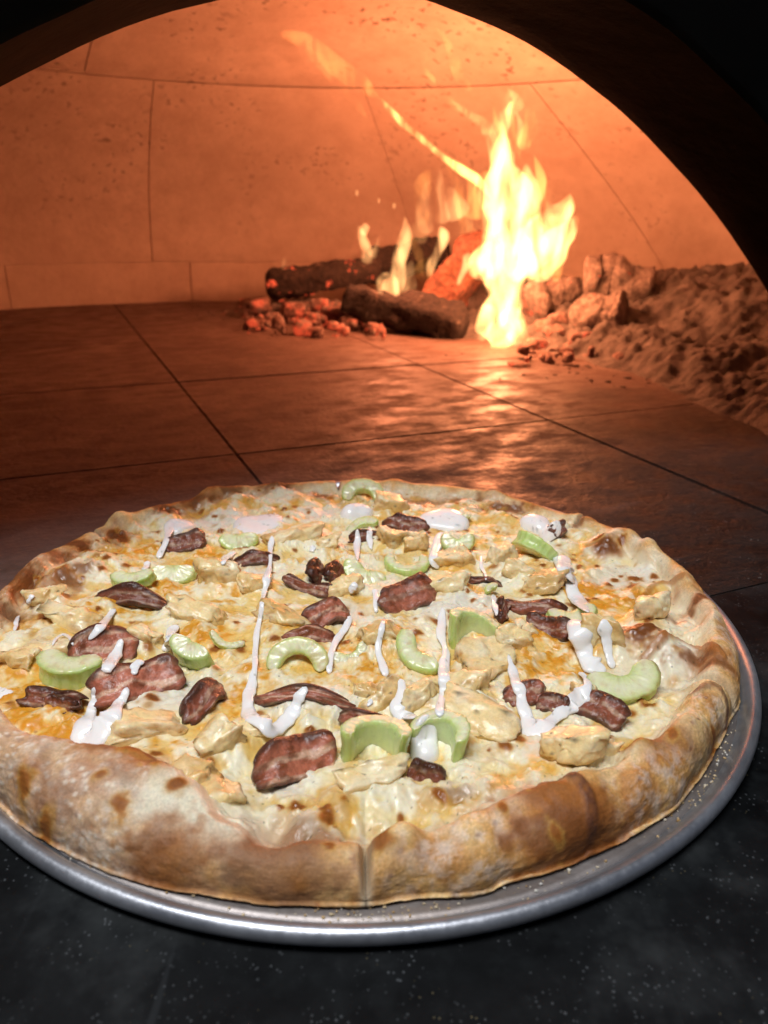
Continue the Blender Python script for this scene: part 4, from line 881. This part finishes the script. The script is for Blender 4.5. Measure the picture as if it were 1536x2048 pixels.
for i, (pts, lab) in enumerate(SAUCE):
    q = resample(pts, max(18, int(sum(math.hypot(pts[k + 1][0] - pts[k][0], pts[k + 1][1] - pts[k][1]) for k in range(len(pts) - 1)) / 4)))
    q[:, 0] += 3.0 * fbm(np.c_[np.arange(len(q)) * .16, np.full(len(q), i * 2.3), np.zeros(len(q))], 1.0, 2, i + 200); Hs = [hit(a, b) for a, b, _ in q]; path = np.array([h[0] for h in Hs]); n = len(path)
    dist = np.linalg.norm(path - CAM, axis=1); dirs = (path - CAM) / dist[:, None]; near = dist.copy()      # drape over the near edges of the pieces below
    for sft in (-2, -1, 1, 2):
        sh = np.roll(dist, sft)
        if sft > 0: sh[:sft] = dist[:sft]
        else: sh[sft:] = dist[sft:]
        near = np.minimum(near, sh)
    near = np.maximum(near, dist - 0.004)
    for _ in range(3): near[1:-1] = (near[:-2] + 2 * near[1:-1] + near[2:]) / 4
    path = CAM + dirs * np.minimum(near, dist + 0.001)[:, None]
    mpp = np.array([depth_of(p) for p in path]) / FPX; wd = np.maximum(q[:, 2], 3) * mpp * 0.50 * (1 + 0.22 * fbm(np.c_[np.arange(n) * .22, np.full(n, i * 3.1), np.zeros(n)], 1.0, 2, i + 70))
    nz = np.array([h[1] for h in Hs]); nz = np.where((nz @ CF)[:, None] > 0, -nz, nz)
    for _ in range(2):
        path[1:-1] = (path[:-2] + 2 * path[1:-1] + path[2:]) / 4; nz[1:-1] = (nz[:-2] + nz[1:-1] + nz[2:]) / 3
    nz = nz * 0.5 + np.array((0, -.25, 0.6)); nz /= np.linalg.norm(nz, axis=1, keepdims=True)
    T = np.gradient(path, axis=0); T /= np.linalg.norm(T, axis=1, keepdims=True) + 1e-9; S = np.cross(T, nz); S /= np.linalg.norm(S, axis=1, keepdims=True) + 1e-9; N2 = np.cross(S, T)
    e = np.sqrt(np.clip(1 - np.abs(np.linspace(-1, 1, n)) ** (n / 2.2), 0.03, 1)); wd = wd * e * (1 + 0.10 * fbm(np.c_[np.arange(n) * .35, np.full(n, i), np.zeros(n)], 1.0, 2, i))
    ns = 16; ph = np.linspace(0, 2 * math.pi, ns, endpoint=False); sx = np.cos(ph); sy = np.sin(ph)
    hh = np.minimum(0.34 * wd, 0.0022); up = np.where(sy > 0, sy ** 0.8 if False else np.abs(sy) ** 0.85, -0.7 * np.abs(sy))
    Vw = path[:, None, :] + S[:, None, :] * (wd[:, None] * sx[None])[:, :, None] + N2[:, None, :] * (hh[:, None] * up[None])[:, :, None] + N2[:, None, :] * 0.0004
    Vw = Vw.reshape(-1, 3); Fs = []
    for a in range(n - 1):
        for b in range(ns):
            c = (b + 1) % ns; Fs.append((a * ns + b, (a + 1) * ns + b, (a + 1) * ns + c, a * ns + c))
    Fs += [tuple(range(ns)), tuple((n - 1) * ns + b for b in range(ns))[::-1]]
    col = np.repeat(np.array((0.91, 0.90, 0.88))[None], len(Vw), 0); fl = fbm(Vw, 900, 2, i); col = mixc(col, (0.25, 0.27, 0.2), sstep(1.0, 1.07, fl) * .6)
    base = path[n // 2]; o = mesh_np('sauce_drizzle', Vw - base, [list(f) for f in Fs], M_SAUCE, None, col); o.location = base; tag(o, lab, 'sauce', 'white sauce drizzled over the pizza')
for i, (px, py, rx, ry, tk, lab) in enumerate(BLOBS):
    p, _ = hit(px, py); mpp = depth_of(p) / FPX; vd = ang_down(p); ax = rx * mpp; ay = min(ry * mpp / max(.35, math.sin(vd)), ax * 1.1); nr, na = 12, 40; V2 = []; zz = []
    for j in range(nr):
        for a in range(na):
            t = 2 * math.pi * a / na; f = (j / (nr - 1)); wob = 1 + 0.12 * math.sin(2 * t + i) + 0.07 * math.sin(3 * t + 2 * i); x = p[0] + ax * f * wob * math.cos(t); y = p[1] + ay * f * wob * math.sin(t); V2.append((x, y)); zz.append(down(x, y))
    V2 = np.array(V2); zz = np.array(zz).reshape(nr, na); zm = zz[:max(2, nr // 2)].mean(); fr = np.linspace(0, 1, nr)[:, None]
    for _ in range(8): zz = (zz + np.roll(zz, 1, 1) + np.roll(zz, -1, 1) + np.vstack([zz[:1], zz[:-1]]) + np.vstack([zz[1:], zz[-1:]])) / 5
    top = zz * .75 + .25 * zm + tk * (1 - fr ** 2.2) ** 0.6 - 0.0006 * (fr > .98)
    Vt = np.c_[V2, top.ravel()]; Vb = np.c_[V2, (zz - 0.002).ravel()]; Vw = np.vstack([Vt, Vb]); Fs = []
    for j in range(nr - 1):
        for a in range(na):
            b = (a + 1) % na; Fs.append([j * na + a, (j + 1) * na + a, (j + 1) * na + b, j * na + b])
    B = (nr - 1) * na
    for a in range(na):
        b = (a + 1) % na; Fs.append([B + a, B + a + nr * na, B + b + nr * na, B + b])
    col = np.repeat(np.array((0.91, 0.90, 0.88))[None], len(Vw), 0); col = mixc(col, (0.2, 0.22, 0.2), sstep(0.98, 1.05, fbm(Vw, 700, 2, i + 3)) * .6)
    base = np.array((p[0], p[1], p[2])); o = mesh_np('sauce_blob', Vw - base, Fs, M_SAUCE, None, col); o.location = base; tag(o, lab, 'sauce', 'white sauce drizzled over the pizza')
# crumbs and cornmeal on the pan
m = NT('crumb'); m.set(Roughness=0.8); m.base(m.ramp(m.node('ShaderNodeNewGeometry').outputs['Random Per Island'], [(0.0, (0.45, 0.27, 0.10)), (0.6, (0.66, 0.52, 0.32)), (1.0, (0.75, 0.72, 0.66))])); M_CRUMB = m.m
cv = []; cf = []; Vi, Fi = ico(1)
for k in range(230):
    if k < 60: a = rad(RNG.normal(-86, 4)); r = RNG.uniform(.1985, .2055)
    elif k < 130: a = rad(RNG.normal(-40, 7)); r = RNG.uniform(.2005, .2055)
    else: a = rad(RNG.uniform(-140, 0)); r = RNG.uniform(.1985, .2055)
    s = RNG.uniform(.00018, .0006) * (1.5 if k % 17 == 0 else 1); c = np.array((PC[0] + r * math.cos(a), PC[1] + r * math.sin(a), 0.0031 + s * .7)); cf += (Fi + len(cv) * len(Vi)).tolist(); cv.append(Vi * s * RNG.uniform(.6, 1.4, 3) + c)
tag(mesh_np('bread_crumbs', np.vstack(cv), cf, M_CRUMB, None, None, False), 'fine bread crumbs and cornmeal scattered on the pan beside the crust', 'crumbs', kind='stuff')

# ================================================================== fire
def char_mat(name, c0, c1, ash, ash_lo, glow=0.0, gthr=0.60):
    m = NT(name); v = m.node('ShaderNodeNewGeometry').outputs['Position']; n = m.noise(35, 5, 0.65, v); n2 = m.noise(120, 4, 0.6, v)
    c = m.ramp(n2, [(0.35, c0), (0.65, c1)]); c = m.mix(m.ramp(n, [(ash_lo, 0.0), (ash_lo + 0.15, 0.9)]), c, ash); m.base(c).set(Roughness=0.95)
    m.bump(m.math('ADD', n, n2), 0.8, 0.006)
    if glow:
        e = m.ramp(m.noise(28, 4, 0.6, v), [(gthr, 0.0), (gthr + 0.10, 1.0)]); m.b.inputs['Emission Color'].default_value = (1, 0.10, 0.035, 1); m.to('Emission Strength', m.math('MULTIPLY', e, glow))
    return m.m
M_CHAR = char_mat('charred_wood', (0.010, 0.007, 0.006), (0.035, 0.024, 0.019), (0.16, 0.12, 0.10), 0.60)
M_CHARG = char_mat('charred_wood_glow', (0.012, 0.008, 0.007), (0.04, 0.026, 0.02), (0.2, 0.15, 0.12), 0.62, 1.2, 0.60)
M_REDLOG = char_mat('burning_wood', (0.10, 0.035, 0.02), (0.24, 0.10, 0.06), (0.06, 0.03, 0.025), 0.5, 0.22, 0.55)
M_ASHLOG = char_mat('ash_coated_wood', (0.13, 0.10, 0.085), (0.30, 0.245, 0.215), (0.06, 0.045, 0.04), 0.52, 0.9, 0.62)
M_EMBER = char_mat('glowing_ember', (0.10, 0.05, 0.04), (0.28, 0.17, 0.14), (0.30, 0.24, 0.22), 0.50, 0.6, 0.52)
m = NT('wood_ash'); v = m.node('ShaderNodeNewGeometry').outputs['Position']; m.base(m.ramp(m.noise(30, 6, 0.7, v), [(0.3, (0.05, 0.042, 0.037)), (0.7, (0.17, 0.145, 0.13))])).set(Roughness=1.0); m.bump(m.noise(110, 5, 0.65, v), 0.7, 0.006); M_ASH = m.m

def log(name, p0, p1, r0, r1, mat, seed, label, parts=True):
    p0 = np.array(p0); p1 = np.array(p1); n = 26; ns = 28; t = np.linspace(0, 1, n)[:, None]; path = p0 + (p1 - p0) * t
    path = path + 0.006 * np.c_[fbm(np.c_[t * 3 + seed, t * 0, t * 0], 1, 2, seed), fbm(np.c_[t * 3 + seed, t * 0 + 3, t * 0], 1, 2, seed), fbm(np.c_[t * 3, t * 0 + 7, t * 0 + seed], 1, 2, seed)]
    rr = r0 + (r1 - r0) * t[:, 0]; e = np.sqrt(np.clip(1 - np.abs(np.linspace(-1, 1, n)) ** 26, 0.3, 1)); Vv, Ff = tube(path, rr * e, ns)
    d = Vv - np.repeat(path, ns, 0); thl = np.tile(np.linspace(0, 2 * math.pi, ns, endpoint=False), n) + seed + np.repeat(t[:, 0], ns) * .5; pol = math.cos(math.pi / 5) / np.cos((thl % (2 * math.pi / 5)) - math.pi / 5)
    k = (pol * 1.12 if mat in (M_CHAR, M_CHARG, M_REDLOG) else 1.0) * (1 + 0.28 * fbm(Vv, 22, 3, seed)) + 0.12 * np.round(2 * fbm(Vv, 70, 2, seed + 4)) / 2
    Vv = np.repeat(path, ns, 0) + d * k[:, None]; base = p0.copy(); o = mesh_np(name, Vv - base, [list(f) for f in Ff], mat); o.location = base; return tag(o, label, 'log', 'burning logs in the oven')
log('firewood_log', atY(538, 572, 1.66), atY(765, 538, 1.70), .034, .028, M_CHARG, 1, 'black charred log lying at the back left of the fire')
log('firewood_log', atY(690, 596, 1.52), atY(930, 652, 1.40), .036, .034, M_CHAR, 2, 'dark log lying in front, pointing at the tall flame')
log('firewood_log', atY(875, 612, 1.50), atY(985, 470, 1.52), .044, .034, M_REDLOG, 3, 'leaning reddish brown log left of the tall flame')
log('firewood_log', atY(740, 525, 1.74), atY(900, 500, 1.72), .032, .032, M_CHAR, 4, 'charred log end behind the small flames')
log('firewood_log', atY(1165, 560, 1.46), atY(1310, 566, 1.42), .042, .036, M_ASHLOG, 5, 'ash covered log glowing at the right of the tall flame')
log('firewood_log', atY(1165, 640, 1.36), atY(1245, 622, 1.32), .032, .028, M_ASHLOG, 6, 'short ash crusted log in front of the right log')
log('firewood_log', atY(1060, 612, 1.44), atY(1150, 580, 1.48), .036, .028, M_ASHLOG, 7, 'pale ashy log right behind the tall flame')
# ember bed: a few distinct lumps and a bed of small ones
EMB = [(585, 620, 46, 1.58), (545, 640, 36, 1.56), (625, 640, 40, 1.52), (668, 626, 40, 1.54), (700, 650, 34, 1.48), (640, 610, 34, 1.58), (520, 612, 40, 1.62), (1110, 668, 44, 1.34), (1160, 680, 40, 1.31), (1195, 690, 38, 1.29), (1120, 640, 40, 1.38), (1075, 690, 34, 1.31), (1210, 665, 36, 1.32), (1090, 655, 36, 1.36)]
EL = ['left end lump of the ember heap below the charred log', 'ash skinned ember at the left front of the heap', 'red ember in the middle of the left heap', 'red ember touching the dark front log', 'small red ember under the dark front log', 'ember tucked beneath the charred log', 'grey ember lump against the low brick course',
      'red ember right of the tall flame base', 'red ember before the short ash log', 'ember at the right end of the glowing heap', 'ember below the pale ashy log', 'ember at the foot of the tall flame', 'ember under the short ash log', 'ember between the tall flame and the ash log']
for i, (px, py, w, Yd) in enumerate(EMB):
    p = atY(px, py, Yd); sc = w * Yd / FPX; Vb, Fb, _, _e = rough_blob((1, 1, 1), 900 + i, 3, 11, 9, 0.10, 3); o = mesh_np('ember', Vb * sc * np.array((1.15, .9, .75)), Fb, M_EMBER); o.location = p; tag(o, EL[i], 'ember', 'glowing embers round the logs')
cv = []; cf = []; n0 = 0
for k in range(330):
    if k < 170: px = RNG.uniform(490, 770); py = RNG.uniform(612, 668) + (px - 640) * 0.03
    else: px = RNG.uniform(1040, 1260); py = RNG.uniform(630, 722)
    g0 = at(px, py, 0.008); s = 0.004 + 0.020 * RNG.uniform() ** 2
    Vb, Fb, _, _e = rough_blob((1, 1, 1), 2000 + k, 2, 9, 9, 0.1, 3); cf += (Fb + n0).tolist(); n0 += len(Vb); cv.append(Vb * s * RNG.uniform(.5, 1.7, 3) + np.array((g0[0], g0[1], RNG.uniform(-.002, .016))))
tag(mesh_np('ember_bed', np.vstack(cv), cf, M_EMBER), 'bed of small red embers and coals below the logs', 'embers', kind='stuff')
# low mounds of hot ash that carry the embers
M_HOTASH = char_mat('hot_ash', (0.10, 0.075, 0.065), (0.24, 0.19, 0.165), (0.05, 0.04, 0.035), 0.52, 0.55, 0.56)
def mound(name, c, ax, ay, h, seed, label):
    n_ = 90; gx, gy = np.meshgrid(np.linspace(-1.25, 1.25, n_), np.linspace(-1.25, 1.25, n_), indexing='ij'); gx = gx.ravel(); gy = gy.ravel(); qq = np.c_[gx * ax, gy * ay, 0 * gx]
    rr_ = np.hypot(gx, gy) * (1 + 0.25 * fbm(qq, 14, 3, seed)); lum, _i = worley(qq[:, :2], 55, seed)
    z_ = h * (1 - sstep(0.1, 1.0, rr_)) + (1 - sstep(.5, 1.0, rr_)) * (0.012 * np.clip(.75 - lum, 0, 1) + 0.006 * fbm(qq, 60, 3, seed + 2)); z_ = np.where(rr_ > 1.05, -.01, z_ - .002)
    o = mesh_np(name, np.c_[qq[:, :2], z_], grid_faces(n_, n_), M_HOTASH); o.location = (c[0], c[1], 0); return tag(o, label, 'ash', kind='stuff')
mound('hot_ash_mound', at(640, 630), 0.215, 0.13, 0.030, 21, 'low mound of hot ash and coals under the left logs'); mound('hot_ash_mound', at(1150, 672), 0.13, 0.10, 0.034, 22, 'low mound of hot ash and coals right of the tall flame')
# ash heap along the right wall
ns_, nt_ = 260, 210; S_, T_ = np.meshgrid(np.linspace(0.50, 1.62, ns_), np.linspace(0.50, 1.40, nt_), indexing='ij'); s = S_.ravel(); t = T_.ravel(); q = np.c_[s, t, 0 * s]
edge = np.interp(s, [0.50, 0.57, 0.82, 1.08, 1.25, 1.62], [0.66, 0.69, 0.775, 0.74, 0.70, 0.62]) + 0.025 * fbm(q, 9, 3, 5); d = t - edge
hz = 0.105 * sstep(0, 0.42, d) + 0.022 * sstep(-0.01, 0.05, d); hz = hz * (1 - 0.45 * sstep(1.05, 1.5, s))
rid = 1 - np.abs(fbm(q, 24, 3, 6)); hz = hz + sstep(-0.01, 0.06, d) * (0.014 * fbm(q, 14, 3, 8) + 0.012 * (rid - .6) + 0.006 * fbm(q, 70, 3, 9) + 0.003 * fbm(q, 190, 2, 10)); lump, _l = worley(np.c_[s, t] + 0.01 * np.c_[fbm(q, 40, 2, 3), fbm(q, 40, 2, 4)], 34, 7); lump2, _l = worley(np.c_[s, t], 80, 8)
hz = hz + sstep(-0.005, 0.04, d) * (0.010 * np.clip(0.7 - lump, 0, 1) + 0.006 * np.clip(0.7 - lump2, 0, 1) - 0.006); hz = np.where(d < -0.03, -0.01, hz - 0.003)
Va = np.array([W(a, b, c) for a, b, c in zip(s, t, hz)]); tag(mesh_np('ash_pile', Va, grid_faces(ns_, nt_)[:, ::-1], M_ASH), 'lumpy heap of grey wood ash along the right oven wall', 'ash', kind='stuff')
# thin ash and dust spread round the fire
cv = []; cf = []; n0 = 0
for k in range(150):
    px = RNG.normal(1180, 110); py = RNG.uniform(690, 760) + max(0, px - 1150) * .16
    if k % 2 == 0: px = RNG.uniform(380, 620); py = RNG.uniform(596, 640)
    g0 = at(px, py, 0.002); sz = RNG.uniform(0.001, 0.005); Vb, Fb = ico(1); cf += (Fb + n0).tolist(); n0 += len(Vb); cv.append(Vb * sz * RNG.uniform(.5, 1.3, 3) * np.array((1, 1, .35)) + np.array((g0[0], g0[1], sz * .1)))
tag(mesh_np('ash_crumbs', np.vstack(cv), cf, M_ASH), 'scattered crumbs of ash on the hearth tiles round the fire', 'ash', kind='stuff')

# ---- flames: closed bodies of glowing gas
FM = {}; FK = 0.72                                      # overall brightness of the gas
def flame_mat(k, c=(1.0, 0.42, 0.10)):
    key = (round(k, 1), c)
    if key not in FM:
        m = bpy.data.materials.new('flame_gas'); m.use_nodes = True; t = m.node_tree; t.nodes.remove(t.nodes['Principled BSDF']); e = t.nodes.new('ShaderNodeEmission'); e.inputs[0].default_value = (*c, 1); e.inputs[1].default_value = k
        g = t.nodes.new('ShaderNodeNewGeometry'); mp = t.nodes.new('ShaderNodeMapping'); mp.inputs['Scale'].default_value = (34, 34, 13); nz = t.nodes.new('ShaderNodeTexNoise'); nz.inputs['Scale'].default_value = 1.0; nz.inputs['Detail'].default_value = 3; nz.inputs['Distortion'].default_value = 0.8
        rp = t.nodes.new('ShaderNodeValToRGB'); rp.color_ramp.elements[0].position = 0.42; rp.color_ramp.elements[0].color = (.02, .02, .02, 1); rp.color_ramp.elements[1].position = 0.70; mu = t.nodes.new('ShaderNodeMath'); mu.operation = 'MULTIPLY'; mu.inputs[1].default_value = k * 1.9
        t.links.new(g.outputs['Position'], mp.inputs[0]); t.links.new(mp.outputs[0], nz.inputs['Vector']); t.links.new(nz.outputs['Fac'], rp.inputs[0]); t.links.new(rp.outputs[0], mu.inputs[0]); t.links.new(mu.outputs[0], e.inputs[1])
        t.links.new(e.outputs[0], t.nodes['Material Output'].inputs['Volume']); FM[key] = m
    return FM[key]
def wisps(seed, n, x0, x1, y0, y1, rise, w, em):
    r = np.random.default_rng(seed); out = []
    for k in range(n):
        x = r.uniform(x0, x1); y = r.uniform(y0, y1); h = rise * r.uniform(.5, 1.3); a = r.uniform(-.25, .3) - (x - (x0 + x1) / 2) * .002; ph = r.uniform(0, 6); ww = w * r.uniform(.5, 1.3); pts = []
        for j in range(6):
            f = j / 5; pts.append((x + a * h * f + 9 * math.sin(ph + 4.2 * f) * f, y - h * f, max(2.0, ww * (math.sin(math.pi * min(1, f * .85 + .15)) ** .8))))
        out.append((pts, em * r.uniform(.6, 1.3), OR if r.uniform() < .6 else WH, r.uniform(-.03, .03)))
    return out
WH = (1.0, 0.50, 0.16); OR = (1.0, 0.36, 0.08); DM = (1.0, 0.30, 0.07); PALE = (1.0, 0.45, 0.16)
def flame(label, tongues, Yd, part='flame_tongue'):
    """tongues: list of (points (px, py, width px), emission per metre, colour, depth offset)"""
    base = atY(tongues[0][0][0][0], tongues[0][0][0][1], Yd); e = tag(empty('flame', base), label, 'flame', 'flames of the wood fire')
    for k, (pts, em, colr, dy) in enumerate(tongues):
        n = max(14, len(pts) * 7); q = resample(pts, n); path = np.array([atY(a, b, Yd + dy) for a, b, _ in q]); rr = np.maximum(q[:, 2], 1.5) * 0.60 * Yd / FPX
        tt_ = np.linspace(-1, 1, n); rr = rr * np.sqrt(np.clip(1 - np.abs(tt_) ** 8, .02, 1))
        Vv, Ff = tube(path, rr, 16, 0.8); d = Vv - np.repeat(path, 16, 0)
        Vv = np.repeat(path, 16, 0) + d * (1 + 0.28 * fbm(Vv, 26, 2, k * 7 + 3))[:, None] + 0.35 * rr.mean() * np.c_[fbm(Vv, 20, 2, k), 0 * rr.repeat(16), 0 * rr.repeat(16)]
        o = mesh_np(part, Vv - base, [list(f) for f in Ff], flame_mat(em * FK, colr)); o.parent = e
    return e
flame('tall bright yellow white flame rising in the right half of the oven', [
 ([(1000, 702, 70), (1000, 670, 92), (996, 630, 78), (996, 590, 72), (1000, 540, 78), (1008, 480, 74), (1012, 420, 66), (1014, 360, 56), (1012, 310, 50), (1008, 270, 40), (1028, 228, 34), (1046, 200, 22), (1024, 172, 8)], 130, WH, 0),
 ([(990, 560, 40), (985, 500, 40), (982, 440, 34), (975, 395, 34), (992, 340, 28), (986, 295, 24), (968, 255, 20), (940, 228, 12), (905, 200, 6)], 120, WH, .02),
 ([(1020, 560, 44), (1060, 520, 70), (1085, 480, 78), (1108, 448, 60), (1130, 418, 34), (1136, 385, 8)], 120, WH, -.01),
 ([(1060, 560, 36), (1090, 520, 52), (1118, 480, 46), (1146, 452, 24), (1154, 428, 6)], 110, WH, .01),
 ([(1040, 540, 44), (1046, 470, 52), (1052, 410, 44), (1058, 370, 28), (1040, 320, 18)], 110, WH, .02),
 ([(965, 684, 22), (966, 655, 30), (985, 610, 40)], 120, WH, .01), ([(1042, 688, 30), (1024, 656, 46), (1005, 620, 40)], 120, WH, -.01),
 ([(1112, 566, 8), (1114, 540, 16), (1104, 505, 22)], 90, OR, 0), ([(975, 420, 26), (962, 380, 22), (972, 340, 14)], 90, OR, .02),
 ([(1045, 300, 20), (1058, 255, 22), (1052, 215, 14)], 70, OR, 0), ([(960, 560, 26), (975, 520, 44), (1000, 490, 40)], 100, WH, 0)] + wisps(3, 16, 962, 1130, 420, 580, 110, 15, 90) + wisps(4, 8, 985, 1050, 240, 420, 90, 13, 80) + wisps(5, 6, 955, 1045, 640, 700, 60, 14, 90), 1.31)
flame('long thin flame streak blown up and to the left from the tall flame', [
 ([(985, 400, 10), (960, 366, 14), (915, 334, 12), (870, 302, 9), (830, 268, 9), (790, 228, 9), (745, 182, 7)], 330, (1.0, 0.45, 0.12), 0),
 ([(760, 196, 12), (710, 164, 24), (665, 128, 26), (620, 88, 26), (560, 66, 14)], 50, DM, .02), ([(735, 235, 8), (690, 180, 16), (650, 130, 18), (600, 90, 14)], 42, DM, .03)], 1.34)
flame('wispy orange flame shred left of the tall flame tip', [([(858, 158, 8), (852, 125, 16), (842, 98, 6)], 90, DM, 0)], 1.36)
flame('wispy orange flame shred directly above left of the tall flame', [([(945, 182, 8), (925, 160, 18), (908, 125, 16), (890, 80, 10), (872, 55, 5)], 85, DM, 0), ([(940, 230, 8), (905, 205, 12), (872, 165, 8), (850, 140, 4)], 110, DM, 0)], 1.34)
flame('slender flame on the left rising from the log crossing', [([(786, 612, 34), (782, 580, 34), (796, 540, 26), (806, 500, 22), (812, 465, 18), (808, 432, 6)], 120, PALE, 0), ([(822, 600, 24), (815, 560, 26), (820, 520, 16)], 40, PALE, .02)] + wisps(12, 5, 760, 860, 540, 600, 90, 22, 34), 1.50)
flame('bright little flame curl at the joint of the front logs', [([(758, 600, 12), (764, 566, 20), (776, 556, 22), (790, 566, 18), (796, 600, 10)], 190, PALE, 0), ([(752, 640, 8), (756, 612, 10)], 70, PALE, 0), ([(776, 645, 8), (770, 615, 10)], 70, PALE, 0)], 1.46)
flame('forked pale flame at the far left of the fire', [([(732, 528, 22), (735, 500, 18), (724, 472, 14), (710, 452, 18)], 70, PALE, 0), ([(740, 515, 16), (756, 490, 14), (760, 470, 8)], 55, PALE, 0), ([(722, 470, 14), (734, 448, 10)], 70, PALE, 0)], 1.62)
flame('twisting flame strand left of the leaning log', [([(858, 555, 10), (864, 530, 16), (874, 505, 14), (884, 475, 22), (880, 452, 14)], 170, PALE, 0)], 1.44)
flame('small flame strand on the leaning log', [([(916, 570, 10), (924, 548, 10), (934, 520, 16), (938, 504, 10)], 150, PALE, 0)], 1.42)
flame('faint tall flame veil behind the leaning log', [([(858, 470, 26), (848, 420, 24), (850, 375, 14), (866, 360, 6)], 34, PALE, 0), ([(890, 450, 26), (880, 390, 18), (878, 335, 8)], 40, PALE, 0), ([(920, 440, 40), (905, 400, 24), (900, 370, 10)], 34, PALE, 0), ([(945, 440, 40), (950, 405, 28), (940, 350, 12)], 45, OR, 0)] + wisps(11, 10, 830, 960, 400, 520, 90, 22, 30), 1.58)
flame('tiny flame tip at the left end of the charred log', [([(570, 540, 12), (569, 525, 10), (570, 512, 4)], 90, PALE, 0)], 1.64)
for (px, py), lab in zip([(714, 386), (735, 376), (757, 402), (788, 412)], ['leftmost airborne spark', 'highest airborne spark', 'middle airborne spark', 'rightmost airborne spark']):
    b = atY(px, py, 1.55); V0, F0 = ico(2); o = mesh_np('spark', V0 * np.array((.0035, .0035, .006)), F0, flame_mat(95, PALE)); o.location = b; tag(o, lab + ' left of the flames', 'spark', 'sparks above the fire')
# the fire's own light
def fire_light(px, py, Yd, power, r, color=(1.0, 0.29, 0.125)):
    d = bpy.data.lights.new('fire_light', 'POINT'); d.energy = power; d.color = color; d.shadow_soft_size = r; o = bpy.data.objects.new('fire_light', d); COL.objects.link(o); o.location = atY(px, py, Yd)
fire_light(1015, 400, 1.31, 7.8, 0.035); fire_light(1000, 600, 1.29, 2.4, 0.035); fire_light(790, 450, 1.47, 4.2, 0.03)
